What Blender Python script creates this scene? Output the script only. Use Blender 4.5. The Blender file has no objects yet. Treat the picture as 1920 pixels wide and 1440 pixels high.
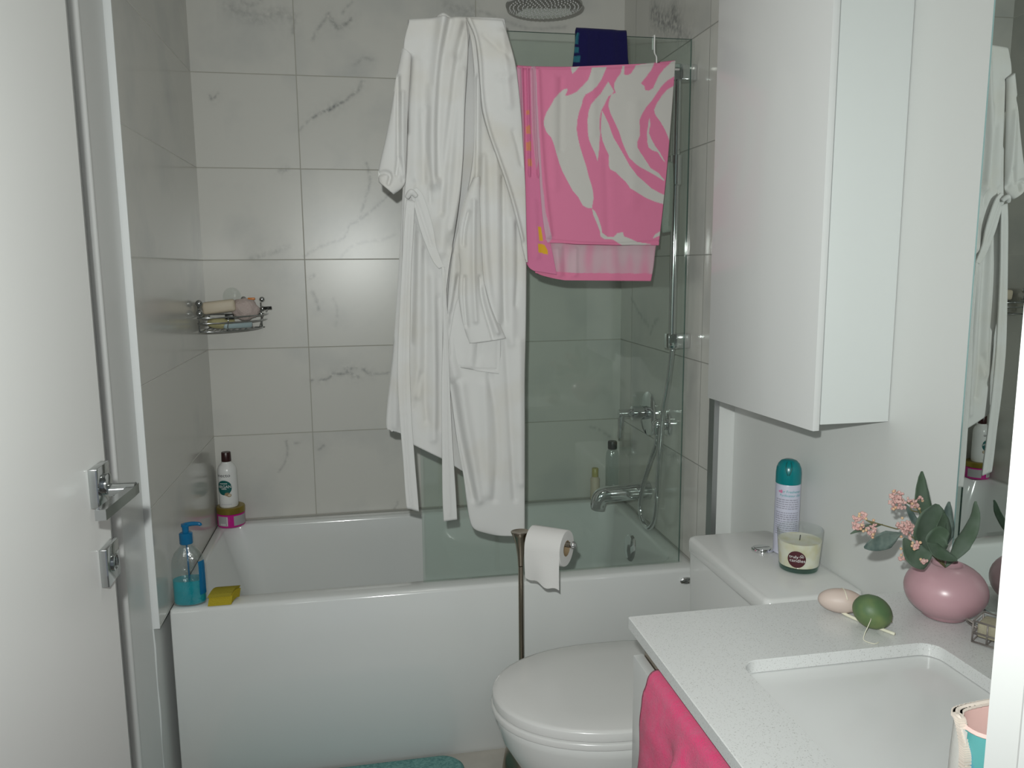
import bpy, bmesh, math, random
import numpy as np
from mathutils import Vector, Matrix, noise
random.seed(4)
C = bpy.context.scene.collection
PI = math.pi
sin, cos = math.sin, math.cos

# ------------------------------------------------------------------ room
XL, XR, XW = -0.3375, 1.151, 1.21      # tiled left wall, tiled right wall, painted right wall
ZT, T = 0.516, 0.3065                  # bath rim height, tile course height
YTUB, YEND, YDOOR = -0.764, -0.84, -2.44
HC = 2.42

# ------------------------------------------------------------------ materials
def mat(name, col, rough=0.5, metal=0.0, spec=0.5, **kw):
    m = bpy.data.materials.new(name); m.use_nodes = True
    nt = m.node_tree; b = nt.nodes['Principled BSDF']
    b.inputs['Base Color'].default_value = (*col, 1)
    b.inputs['Roughness'].default_value = rough
    b.inputs['Metallic'].default_value = metal
    b.inputs['Specular IOR Level'].default_value = spec
    for k, v in kw.items():
        b.inputs[k.replace('_', ' ')].default_value = v
    return m
def node(m, t, **kw):
    n = m.node_tree.nodes.new(t)
    for k, v in kw.items(): setattr(n, k, v)
    return n
def link(m, a, b): m.node_tree.links.new(a, b)
def bsdf(m): return m.node_tree.nodes['Principled BSDF']
def bump_noise(m, scale, strength, dist=0.002, detail=3):
    tc = node(m, 'ShaderNodeTexCoord'); nz = node(m, 'ShaderNodeTexNoise')
    nz.inputs['Scale'].default_value = scale; nz.inputs['Detail'].default_value = detail
    bp = node(m, 'ShaderNodeBump'); bp.inputs['Strength'].default_value = strength
    bp.inputs['Distance'].default_value = dist
    link(m, tc.outputs['Object'], nz.inputs['Vector']); link(m, nz.outputs['Fac'], bp.inputs['Height'])
    link(m, bp.outputs['Normal'], bsdf(m).inputs['Normal'])
    return nz
def speckle(m, col, col2, scale, lo, hi, detail=2):
    """mottle the base colour between two tones with a noise"""
    tc = node(m, 'ShaderNodeTexCoord'); nz = node(m, 'ShaderNodeTexNoise')
    nz.inputs['Scale'].default_value = scale; nz.inputs['Detail'].default_value = detail
    mr = node(m, 'ShaderNodeMapRange'); mr.inputs[1].default_value = lo; mr.inputs[2].default_value = hi
    mx = node(m, 'ShaderNodeMix', data_type='RGBA')
    mx.inputs[6].default_value = (*col, 1); mx.inputs[7].default_value = (*col2, 1)
    link(m, tc.outputs['Object'], nz.inputs['Vector']); link(m, nz.outputs['Fac'], mr.inputs[0])
    link(m, mr.outputs[0], mx.inputs[0]); link(m, mx.outputs[2], bsdf(m).inputs['Base Color'])
    return mx
def vcol(m, attr='col', gain=None):
    a = node(m, 'ShaderNodeAttribute', attribute_name=attr)
    link(m, a.outputs['Color'], bsdf(m).inputs['Base Color'])
    return a
def clear(name, tint, refl=1.0, rough=0.0, base=.04, bump=0):
    """see-through glass: coloured transparency with a fresnel reflection"""
    m = bpy.data.materials.new(name); m.use_nodes = True; nt = m.node_tree
    nt.nodes.clear()
    o = nt.nodes.new('ShaderNodeOutputMaterial'); mx = nt.nodes.new('ShaderNodeMixShader')
    tr = nt.nodes.new('ShaderNodeBsdfTransparent'); tr.inputs[0].default_value = (*tint, 1)
    gl = nt.nodes.new('ShaderNodeBsdfGlossy'); gl.inputs['Roughness'].default_value = rough
    gl.inputs[0].default_value = (refl, refl, refl, 1)
    lw = nt.nodes.new('ShaderNodeLayerWeight'); lw.inputs[0].default_value = .5      # same from both faces of the pane
    pw = nt.nodes.new('ShaderNodeMath'); pw.operation = 'POWER'; pw.inputs[1].default_value = 5; nt.links.new(lw.outputs['Facing'], pw.inputs[0])
    ma = nt.nodes.new('ShaderNodeMath'); ma.operation = 'MULTIPLY_ADD'; ma.inputs[1].default_value = .85; ma.inputs[2].default_value = base
    nt.links.new(pw.outputs[0], ma.inputs[0]); nt.links.new(ma.outputs[0], mx.inputs[0]); nt.links.new(tr.outputs[0], mx.inputs[1])
    nt.links.new(gl.outputs[0], mx.inputs[2]); nt.links.new(mx.outputs[0], o.inputs[0])
    if bump:
        tc = nt.nodes.new('ShaderNodeTexCoord'); nz = nt.nodes.new('ShaderNodeTexNoise'); nz.inputs['Scale'].default_value = bump; bp = nt.nodes.new('ShaderNodeBump')
        bp.inputs['Strength'].default_value = .6; bp.inputs['Distance'].default_value = .002
        nt.links.new(tc.outputs['Object'], nz.inputs['Vector']); nt.links.new(nz.outputs['Fac'], bp.inputs['Height']); nt.links.new(bp.outputs['Normal'], gl.inputs['Normal'])
    return m

def tile_mat(name, ax, off, warm=1.0, wide=2*T, grout=(.45, .435, .385), gloss=.29):
    """pale marble tile, 613 x 306 mm courses; veins come from the 'vein' attribute and a fine noise"""
    m = mat(name, (.7, .69, .66), 0.2, 0, .5)
    N = lambda t, **k: node(m, t, **k)
    tc = N('ShaderNodeTexCoord'); sp = N('ShaderNodeSeparateXYZ'); link(m, tc.outputs['Object'], sp.inputs[0])
    def grid(sock, o, size):
        a = N('ShaderNodeMath', operation='SUBTRACT'); a.inputs[1].default_value = o; link(m, sock, a.inputs[0])
        d = N('ShaderNodeMath', operation='DIVIDE'); d.inputs[1].default_value = size; link(m, a.outputs[0], d.inputs[0])
        r = N('ShaderNodeMath', operation='ROUND'); link(m, d.outputs[0], r.inputs[0])
        e = N('ShaderNodeMath', operation='SUBTRACT'); link(m, d.outputs[0], e.inputs[0]); link(m, r.outputs[0], e.inputs[1])
        b = N('ShaderNodeMath', operation='ABSOLUTE'); link(m, e.outputs[0], b.inputs[0])
        s = N('ShaderNodeMath', operation='MULTIPLY'); s.inputs[1].default_value = size; link(m, b.outputs[0], s.inputs[0])
        f = N('ShaderNodeMath', operation='FLOOR'); link(m, d.outputs[0], f.inputs[0])
        return s.outputs[0], f.outputs[0]
    du, fu = grid(sp.outputs['XYZ'.index(ax)], off, wide)
    dz, fz = grid(sp.outputs[2], ZT, T)
    mn = N('ShaderNodeMath', operation='MINIMUM'); link(m, du, mn.inputs[0]); link(m, dz, mn.inputs[1])
    gr = N('ShaderNodeMapRange'); gr.inputs[1].default_value = .0008; gr.inputs[2].default_value = .0019
    gr.inputs[3].default_value = 1; gr.inputs[4].default_value = 0; link(m, mn.outputs[0], gr.inputs[0])
    # cloudy tone, per-tile shift
    cb = N('ShaderNodeCombineXYZ'); link(m, fu, cb.inputs[0]); link(m, fz, cb.inputs[1])
    wn = N('ShaderNodeTexWhiteNoise'); link(m, cb.outputs[0], wn.inputs[0])
    sc = N('ShaderNodeVectorMath', operation='SCALE'); sc.inputs['Scale'].default_value = 7.0; link(m, wn.outputs['Color'], sc.inputs[0])
    ad = N('ShaderNodeVectorMath', operation='ADD'); link(m, sc.outputs[0], ad.inputs[0]); link(m, tc.outputs['Object'], ad.inputs[1])
    nz = N('ShaderNodeTexNoise'); nz.inputs['Scale'].default_value = 4; nz.inputs['Detail'].default_value = 5; link(m, ad.outputs[0], nz.inputs['Vector'])
    mr = N('ShaderNodeMapRange'); mr.inputs[1].default_value = .5; mr.inputs[2].default_value = .8; link(m, nz.outputs['Fac'], mr.inputs[0])
    mx = N('ShaderNodeMix', data_type='RGBA'); mx.inputs[6].default_value = (.665*warm, .655*warm, .615*warm, 1); mx.inputs[7].default_value = (.53*warm, .535*warm, .52*warm, 1)
    link(m, mr.outputs[0], mx.inputs[0])
    # traced veins broken up by noise
    at = N('ShaderNodeAttribute', attribute_name='vein')
    n2 = N('ShaderNodeTexNoise'); n2.inputs['Scale'].default_value = 60; n2.inputs['Detail'].default_value = 4; link(m, tc.outputs['Object'], n2.inputs['Vector'])
    m2 = N('ShaderNodeMapRange'); m2.inputs[1].default_value = .3; m2.inputs[2].default_value = .62; link(m, n2.outputs['Fac'], m2.inputs[0])
    mm = N('ShaderNodeMath', operation='MULTIPLY'); link(m, at.outputs['Fac'], mm.inputs[0]); link(m, m2.outputs[0], mm.inputs[1])
    mv = N('ShaderNodeMix', data_type='RGBA'); mv.inputs[7].default_value = (.22, .225, .225, 1)
    link(m, mx.outputs[2], mv.inputs[6]); link(m, mm.outputs[0], mv.inputs[0])
    mg = N('ShaderNodeMix', data_type='RGBA'); mg.inputs[7].default_value = (*grout, 1)
    link(m, mv.outputs[2], mg.inputs[6]); link(m, gr.outputs[0], mg.inputs[0])
    link(m, mg.outputs[2], bsdf(m).inputs['Base Color'])
    bp = N('ShaderNodeBump', invert=True); bp.inputs['Strength'].default_value = .5; bp.inputs['Distance'].default_value = .002
    link(m, gr.outputs[0], bp.inputs['Height']); link(m, bp.outputs['Normal'], bsdf(m).inputs['Normal'])
    rg = N('ShaderNodeMapRange'); rg.inputs[3].default_value = gloss; rg.inputs[4].default_value = .7; link(m, gr.outputs[0], rg.inputs[0])
    link(m, rg.outputs[0], bsdf(m).inputs['Roughness'])
    return m

M = {}
M['tile_back'] = tile_mat('marble_tile_back', 'X', 0.0)
M['tile_left'] = tile_mat('marble_tile_left', 'Y', -1.0, .93, 1.2, (.70, .69, .65), .16)
M['tile_right'] = tile_mat('marble_tile_right', 'Y', -0.738, 1.0, 2*T, (.36, .355, .33), .115)
M['paint'] = mat('white_wall_paint', (.72, .735, .72), .5); bump_noise(M['paint'], 160, .08, .001)
M['ceil'] = mat('white_ceiling_paint', (.78, .78, .76), .8); bump_noise(M['ceil'], 120, .1, .001)
M['doorpaint'] = mat('white_door_paint', (.74, .745, .725), .32); bump_noise(M['doorpaint'], 90, .04, .001)
M['trim'] = mat('white_gloss_trim', (.72, .73, .72), .3); bump_noise(M['trim'], 70, .03, .001)
M['edge'] = mat('pale_tile_edge_trim', (.80, .82, .82), .35); bump_noise(M['edge'], 60, .05, .001)
M['alu'] = mat('brushed_aluminium', (.55, .56, .57), .3, 1); bump_noise(M['alu'], 90, .08, .0006)
M['floor'] = mat('beige_floor_tile', (.5, .47, .42), .35); speckle(M['floor'], (.53, .5, .45), (.43, .41, .37), 9, .4, .7, 5)
M['enamel'] = mat('white_bath_acrylic', (.70, .715, .705), .13, 0, .5, Coat_Weight=.3, Coat_Roughness=.05); speckle(M['enamel'], (.755, .765, .75), (.735, .75, .745), 3, .3, .7)
M['porcelain'] = mat('white_porcelain', (.74, .75, .735), .16, 0, .4); speckle(M['porcelain'], (.745, .75, .735), (.73, .74, .73), 4, .3, .7)
M['seat'] = mat('white_seat_plastic', (.72, .715, .70), .22); speckle(M['seat'], (.72, .715, .70), (.70, .70, .69), 5, .3, .7)
M['wire_chrome'] = mat('tarnished_chrome_wire', (.42, .43, .43), .16, 1); bump_noise(M['wire_chrome'], 80, .05, .0004)
M['lever_chrome'] = mat('dark_reflecting_chrome', (.52, .54, .54), .09, 1); bump_noise(M['lever_chrome'], 40, .02, .0005)
M['chrome'] = mat('polished_chrome', (.78, .79, .8), .07, 1); bump_noise(M['chrome'], 40, .02, .0005)
M['bronze'] = mat('brushed_bronze_steel', (.36, .31, .25), .27, 1); bump_noise(M['bronze'], 200, .05, .0004)
M['gloss'] = mat('white_gloss_lacquer', (.71, .72, .715), .14, 0, .25); bump_noise(M['gloss'], 14, .015, .001)
M['cabside'] = mat('white_cabinet_board', (.675, .705, .695), .35); bump_noise(M['cabside'], 120, .03, .0005)
M['counter'] = mat('pale_quartz_counter', (.64, .65, .645), .22)
mxq = speckle(M['counter'], (.665, .675, .67), (.45, .45, .44), 520, .60, .72, 1.5)
M['sink'] = M['porcelain']
M['mirror'] = mat('silvered_mirror_glass', (.80, .86, .83), .0, 1); bump_noise(M['mirror'], 3, .0, .0001)
M['mirror_edge'] = mat('polished_mirror_edge', (.33, .52, .52), .2, .3); bump_noise(M['mirror_edge'], 30, .02, .0003)
M['glass'] = clear('green_tinted_screen_glass', (.90, .942, .92), 1.0, .035)
M['glass_edge'] = mat('green_glass_edge', (.10, .17, .15), .08); bump_noise(M['glass_edge'], 30, .02, .0003)
M['robe'] = mat('white_terry_cloth', (.75, .745, .725), .95, 0, .1, Sheen_Weight=.15)
speckle(M['robe'], (.685, .683, .672), (.65, .63, .585), 7, .5, .75, 3); bump_noise(M['robe'], 900, .35, .0012)
M['towel'] = mat('printed_beach_towel_cloth', (.8, .2, .4), .95, 0, .08); vcol(M['towel']); bump_noise(M['towel'], 1100, .35, .0010)
M['navy'] = mat('navy_terry_cloth', (.012, .010, .06), .95, 0, .08, Sheen_Weight=.1); vcol(M['navy']); bump_noise(M['navy'], 700, .6, .002)
M['hotpink'] = mat('hot_pink_terry_cloth', (.72, .06, .2), .95, 0, .08, Sheen_Weight=.2)
speckle(M['hotpink'], (.70, .055, .18), (.62, .09, .20), 60, .4, .7, 3); bump_noise(M['hotpink'], 500, .7, .003)
M['matcloth'] = mat('teal_bath_mat_pile', (.12, .33, .33), .95, 0, .05); speckle(M['matcloth'], (.24, .46, .44), (.15, .33, .32), 120, .4, .65); bump_noise(M['matcloth'], 300, .8, .006)
M['paper'] = mat('white_tissue_paper', (.76, .745, .73), .95, 0, .1); bump_noise(M['paper'], 250, .2, .001)
M['card'] = mat('brown_cardboard_core', (.33, .24, .14), .9); bump_noise(M['card'], 100, .1, .001)
M['white_wire'] = mat('white_coated_wire', (.82, .82, .8), .4); bump_noise(M['white_wire'], 60, .03, .0004)
M['black'] = mat('black_plastic', (.015, .017, .016), .35); bump_noise(M['black'], 60, .03, .0004)
M['teal'] = mat('teal_plastic', (.0, .20, .22), .25); bump_noise(M['teal'], 60, .02, .0004)
M['canbody'] = mat('pale_lilac_can_print', (.60, .60, .72), .3); speckle(M['canbody'], (.63, .63, .74), (.56, .57, .70), 40, .3, .7)
M['wax'] = mat('cream_candle_wax', (.72, .70, .56), .5, 0, .4, Subsurface_Weight=.1); speckle(M['wax'], (.74, .73, .62), (.66, .63, .42), 30, .45, .7)
M['thinglass'] = clear('clear_jar_glass', (.975, .985, .98), 1.0, .02)
M['wetglass'] = clear('clear_wet_plastic', (.90, .93, .93), 1.0, .16, .13, 120)
M['footglass'] = clear('thick_green_jar_foot', (.66, .78, .74), 1.0, .02)
M['maroon'] = mat('maroon_label_paper', (.075, .012, .018), .5); bump_noise(M['maroon'], 60, .03, .0004)
M['ink_white'] = mat('white_printing_ink', (.8, .8, .79), .5); bump_noise(M['ink_white'], 60, .02, .0004)
M['ink_grey'] = mat('grey_printing_ink', (.34, .34, .42), .5); bump_noise(M['ink_grey'], 60, .02, .0004)
M['ink_black'] = mat('black_printing_ink', (.02, .02, .022), .5); bump_noise(M['ink_black'], 60, .02, .0004)
M['ink_teal'] = mat('teal_printing_ink', (.05, .40, .42), .5); bump_noise(M['ink_teal'], 60, .02, .0004)
M['ink_pink'] = mat('pink_printing_ink', (.65, .22, .38), .5); bump_noise(M['ink_pink'], 60, .02, .0004)
M['ink_green'] = mat('dark_green_label_ink', (.0, .105, .10), .4); bump_noise(M['ink_green'], 60, .02, .0004)
M['vase'] = mat('satin_mauve_glaze', (.50, .30, .335), .3, 0, .5); speckle(M['vase'], (.505, .305, .34), (.47, .285, .32), 6, .3, .7)
M['leaf'] = mat('dusty_green_fabric_leaf', (.07, .11, .075), .7); speckle(M['leaf'], (.065, .105, .065), (.10, .14, .105), 35, .35, .65)
M['leaf_blue'] = mat('blue_green_fabric_leaf', (.13, .20, .175), .7); speckle(M['leaf_blue'], (.14, .185, .165), (.075, .115, .105), 60, .4, .66)
M['petal'] = mat('pale_pink_fabric_petal', (.72, .42, .38), .8); speckle(M['petal'], (.62, .42, .385), (.56, .32, .30), 150, .35, .65)
M['bud'] = mat('peach_berry_foam', (.75, .48, .24), .8); speckle(M['bud'], (.62, .46, .29), (.58, .34, .22), 150, .35, .65)
M['twig'] = mat('olive_wrapped_stem', (.16, .15, .07), .7); bump_noise(M['twig'], 150, .2, .0006)
M['soap_beige'] = mat('beige_soap', (.62, .46, .38), .5); speckle(M['soap_beige'], (.56, .46, .41), (.50, .36, .285), 24, .45, .7)
M['soap_green'] = mat('green_moulded_soap', (.09, .19, .05), .5); speckle(M['soap_green'], (.085, .15, .065), (.19, .24, .085), 28, .42, .75); 
M['cream'] = mat('cream_plaited_cord', (.74, .72, .58), .7); bump_noise(M['cream'], 200, .2, .0006)
M['pinkjar'] = mat('magenta_jar_plastic', (.55, .012, .25), .25); bump_noise(M['pinkjar'], 30, .02, .0004)
M['goldlid'] = mat('olive_gold_lid', (.30, .22, .04), .3, .6); bump_noise(M['goldlid'], 30, .02, .0004)
M['labelgrey'] = mat('pale_grey_label', (.40, .39, .40), .4); bump_noise(M['labelgrey'], 30, .02, .0004)
M['bottlewhite'] = mat('white_bottle_plastic', (.78, .78, .77), .25); bump_noise(M['bottlewhite'], 30, .02, .0004)
M['brown'] = mat('dark_brown_cap_plastic', (.035, .008, .008), .3); bump_noise(M['brown'], 30, .02, .0004)
M['bluecap'] = mat('clear_blue_pump_plastic', (.005, .14, .31), .2, 0, .5); bump_noise(M['bluecap'], 30, .02, .0004)
M['bluegel'] = mat('turquoise_soap_gel', (.0, .33, .40), .1, 0, .6); speckle(M['bluegel'], (.0, .42, .50), (.0, .31, .38), 18, .35, .7)
M['sponge'] = mat('yellow_sponge_foam', (.47, .37, .035), .95, 0, .05); bump_noise(M['sponge'], 350, .8, .003)
M['spongedark'] = mat('dull_yellow_scourer', (.36, .30, .04), .95, 0, .05); bump_noise(M['spongedark'], 500, .9, .003)
M['amber'] = mat('amber_shower_gel', (.35, .24, .05), .2); bump_noise(M['amber'], 20, .02, .001)
M['paleyellow'] = mat('pale_yellow_plastic', (.45, .40, .13), .35); bump_noise(M['paleyellow'], 20, .02, .001)
M['soapbar'] = mat('ivory_soap', (.60, .52, .40), .5); bump_noise(M['soapbar'], 40, .1, .001)
M['puff'] = mat('pink_grey_bath_puff', (.56, .46, .43), .9); bump_noise(M['puff'], 160, .9, .004)
M['loofah'] = mat('pale_yellow_sponge', (.50, .46, .24), .9); bump_noise(M['loofah'], 260, .9, .003)
M['paleblue'] = mat('pale_blue_soap', (.38, .48, .50), .35); bump_noise(M['paleblue'], 30, .05, .001)
M['orange'] = mat('orange_plastic', (.7, .22, .03), .35); bump_noise(M['orange'], 30, .05, .001)
M['meshcloth'] = mat('pale_mesh_cloth', (.46, .48, .44), .9); bump_noise(M['meshcloth'], 400, .9, .002)
M['bagblue'] = mat('blue_green_print_fabric', (.08, .2, .5), .6)
mxb = speckle(M['bagblue'], (.045, .13, .48), (.10, .36, .36), 26, .42, .6, 3)
M['bagwhite'] = mat('pale_quilted_fabric', (.58, .57, .54), .8); bump_noise(M['bagwhite'], 200, .4, .001)
M['baglining'] = mat('pink_lining_fabric', (.78, .52, .48), .8); bump_noise(M['baglining'], 100, .2, .001)
M['zip'] = mat('cream_zip_teeth', (.7, .62, .55), .4); bump_noise(M['zip'], 100, .2, .001)
M['basketwire'] = mat('dark_pewter_wire', (.26, .235, .22), .45, .5); bump_noise(M['basketwire'], 100, .1, .0005)
M['straw'] = mat('straw_coloured_bristle', (.36, .33, .24), .8); bump_noise(M['straw'], 220, .7, .002)
M['ink_blue'] = mat('blue_printing_ink', (.08, .2, .45), .4); bump_noise(M['ink_blue'], 60, .02, .0004)

# ------------------------------------------------------------------ mesh helpers
class MB:
    """collects shapes; build() links them as ONE mesh object"""
    def __init__(s): s.v = []; s.f = []; s.mi = []; s.cols = None
    def add(s, vs, fs, mi=0):
        o = len(s.v); s.v += [tuple(p) for p in vs]; s.f += [tuple(i+o for i in f) for f in fs]; s.mi += [mi]*len(fs)
        return s
    def box(s, a, b, r=0.0, mi=0, seg=2):
        a, b = [min(p, q) for p, q in zip(a, b)], [max(p, q) for p, q in zip(a, b)]
        bm = bmesh.new(); bmesh.ops.create_cube(bm, size=1)
        for v in bm.verts: v.co = Vector([a[i]+(v.co[i]+.5)*(b[i]-a[i]) for i in range(3)])
        if r > 0: bmesh.ops.bevel(bm, geom=bm.edges[:], offset=r, segments=seg, profile=.5, affect='EDGES')
        return s.frombm(bm, mi)
    def frombm(s, bm, mi=0):
        bm.verts.ensure_lookup_table()
        for i, v in enumerate(bm.verts): v.index = i
        s.add([v.co[:] for v in bm.verts], [[v.index for v in f.verts] for f in bm.faces], mi); bm.free(); return s
    def rings(s, R, closed=True, cap0=False, cap1=False, mi=0):
        """loft between equal-length rings of points"""
        n = len(R[0]); o = []; vs = [p for r in R for p in r]; fs = []
        for i in range(len(R)-1):
            for j in range(n if closed else n-1):
                k = (j+1) % n
                fs.append((i*n+j, i*n+k, (i+1)*n+k, (i+1)*n+j))
        if cap0: fs.append(tuple(range(n))[::-1])
        if cap1: fs.append(tuple((len(R)-1)*n+j for j in range(n)))
        return s.add(vs, fs, mi)
    def lathe(s, prof, c=(0, 0, 0), n=32, sx=1, sy=1, axis=None, cap=True, mi=0):
        """revolve (r, h) pairs about an axis through c"""
        ax = Vector(axis or (0, 0, 1)).normalized()
        q = Vector((0, 0, 1)).rotation_difference(ax)
        R = []
        for r, h in prof:
            R.append([tuple(Vector(c)+q @ Vector((r*sx*cos(2*PI*j/n), r*sy*sin(2*PI*j/n), h))) for j in range(n)])
        return s.rings(R, True, cap, cap, mi)
    def tube(s, pts, r, n=10, smooth=0, mi=0, cap=True):
        pts = [Vector(p) for p in pts]
        rr = list(r) if isinstance(r, (list, tuple)) else [r]*len(pts)
        if smooth: pts, rr = catmull(pts, rr, smooth)
        R = []; up = None
        for i, p in enumerate(pts):
            t = (pts[min(i+1, len(pts)-1)]-pts[max(i-1, 0)]).normalized()
            if up is None:
                up = t.cross(Vector((0, 0, 1)) if abs(t.z) < .9 else Vector((1, 0, 0))).normalized()
            up = (up-t*up.dot(t)).normalized(); w = t.cross(up)
            R.append([tuple(p+(up*cos(2*PI*j/n)+w*sin(2*PI*j/n))*rr[i]) for j in range(n)])
        return s.rings(R, True, cap, cap, mi)
    def ball(s, c, r, n=14, mi=0, rot=None):
        r = r if isinstance(r, (list, tuple)) else (r, r, r)
        bm = bmesh.new(); bmesh.ops.create_uvsphere(bm, u_segments=n, v_segments=max(6, n*2//3), radius=1)
        Mx = Matrix.Translation(c) @ (rot.to_4x4() if rot else Matrix.Identity(4)) @ Matrix.Diagonal((*r, 1))
        bm.transform(Mx); return s.frombm(bm, mi)
    def build(s, name, m, parent=None, smooth=True, auto=None, cols=None, attr='col'):
        me = bpy.data.meshes.new(name); me.from_pydata(s.v, [], s.f); 
        for x in (m if isinstance(m, list) else [m]): me.materials.append(x)
        if max(s.mi, default=0): me.polygons.foreach_set('material_index', s.mi)
        me.update()
        bm = bmesh.new(); bm.from_mesh(me); bmesh.ops.recalc_face_normals(bm, faces=bm.faces[:]); bm.to_mesh(me); bm.free()
        if smooth:
            me.polygons.foreach_set('use_smooth', [True]*len(me.polygons))
            if auto: me.set_sharp_from_angle(angle=math.radians(auto))
        if cols is not None:
            a = me.color_attributes.new(attr, 'FLOAT_COLOR', 'POINT')
            a.data.foreach_set('color', np.asarray(cols, dtype=np.float32).ravel())
        o = bpy.data.objects.new(name, me); C.objects.link(o)
        if parent is not None: adopt(o, parent)
        return o
def adopt(o, parent):
    o.parent = parent; o.matrix_parent_inverse = Matrix.Translation(parent.location).inverted()
def catmull(P, rr, k):
    out = []; ro = []
    for i in range(len(P)-1):
        p0, p1, p2, p3 = P[max(i-1, 0)], P[i], P[i+1], P[min(i+2, len(P)-1)]
        for j in range(k):
            t = j/k
            out.append(.5*((2*p1)+(p2-p0)*t+(2*p0-5*p1+4*p2-p3)*t*t+(3*p1-p0-3*p2+p3)*t**3))
            ro.append(rr[i]+(rr[i+1]-rr[i])*t)
    return out+[P[-1]], ro+[rr[-1]]
def thing(name, label, cat, loc=(0, 0, 0), group=None):
    o = bpy.data.objects.new(name, None); o.empty_display_size = .05; C.objects.link(o); o.location = loc
    return tag(o, label, cat, group)
def tag(o, label, cat, group=None):
    o['label'] = label; o['category'] = cat
    if group: o['group'] = group
    return o
def struct(o): o['kind'] = 'structure'; return o
def rrect(x0, x1, y0, y1, r, z, n=8):
    P = []
    for cx, cy, a in ((x1-r, y1-r, 0), (x0+r, y1-r, 90), (x0+r, y0+r, 180), (x1-r, y0+r, 270)):
        for j in range(n+1):
            t = math.radians(a+90*j/n); P.append((cx+r*cos(t), cy+r*sin(t), z))
    return P
def resample(P, n):
    P = np.array(P, float); d = np.r_[0, np.cumsum(np.hypot(*np.diff(P, axis=0).T))]
    # smooth cubic through the points, then even spacing
    Q, _ = catmull([Vector((*p, 0)) for p in P], [0]*len(P), 12)
    Q = np.array([(q.x, q.y) for q in Q]); d = np.r_[0, np.cumsum(np.hypot(*np.diff(Q, axis=0).T))]
    t = np.linspace(0, d[-1], n)
    return np.c_[np.interp(t, d, Q[:, 0]), np.interp(t, d, Q[:, 1])]
def pdist(X, Z, poly):
    """distance to a polyline, with an end fade (1 inside, falling past the ends)"""
    best = np.full(X.shape, 9.0)
    for (x0, z0), (x1, z1) in zip(poly[:-1], poly[1:]):
        dx, dz = x1-x0, z1-z0; L = dx*dx+dz*dz+1e-12
        t = np.clip(((X-x0)*dx+(Z-z0)*dz)/L, 0, 1)
        best = np.minimum(best, np.hypot(X-x0-t*dx, Z-z0-t*dz))
    return best
FOLD = 1.0
def relief(X, Z, folds):
    H = np.zeros(X.shape)
    for a, w, poly in folds:
        Q = resample(poly, max(6, 5*len(poly))) if len(poly) > 2 else np.array(poly)
        H += FOLD*a*np.exp(-(pdist(X, Z, [tuple(q) for q in Q])/w)**2)
    return H
def inside(X, Z, poly):
    r = np.zeros(X.shape, bool); n = len(poly); j = n-1
    for i in range(n):
        xi, zi = poly[i]; xj, zj = poly[j]
        c = ((zi > Z) != (zj > Z)) & (X < (xj-xi)*(Z-zi)/(zj-zi+1e-12)+xi)
        r ^= c; j = i
    return r
def sheet_grid(left, right, y0, folds, nu, nv, bulge=0.0, pw=.5, wob=0.0, seed=0):
    A = resample(left, nv); B = resample(right, nv)
    u = np.linspace(0, 1, nu)
    X = A[:, None, 0]*(1-u)+B[:, None, 0]*u; Z = A[:, None, 1]*(1-u)+B[:, None, 1]*u
    H = relief(X, Z, folds)+bulge*(np.clip(1-(2*u-1)**2, 0, 1)**pw)[None, :]
    if wob:
        H = H+np.array([[wob*noise.noise((x*14+seed, z*5, seed)) for x, z in zip(rx, rz)] for rx, rz in zip(X, Z)])
    return X, y0-H, Z
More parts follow.
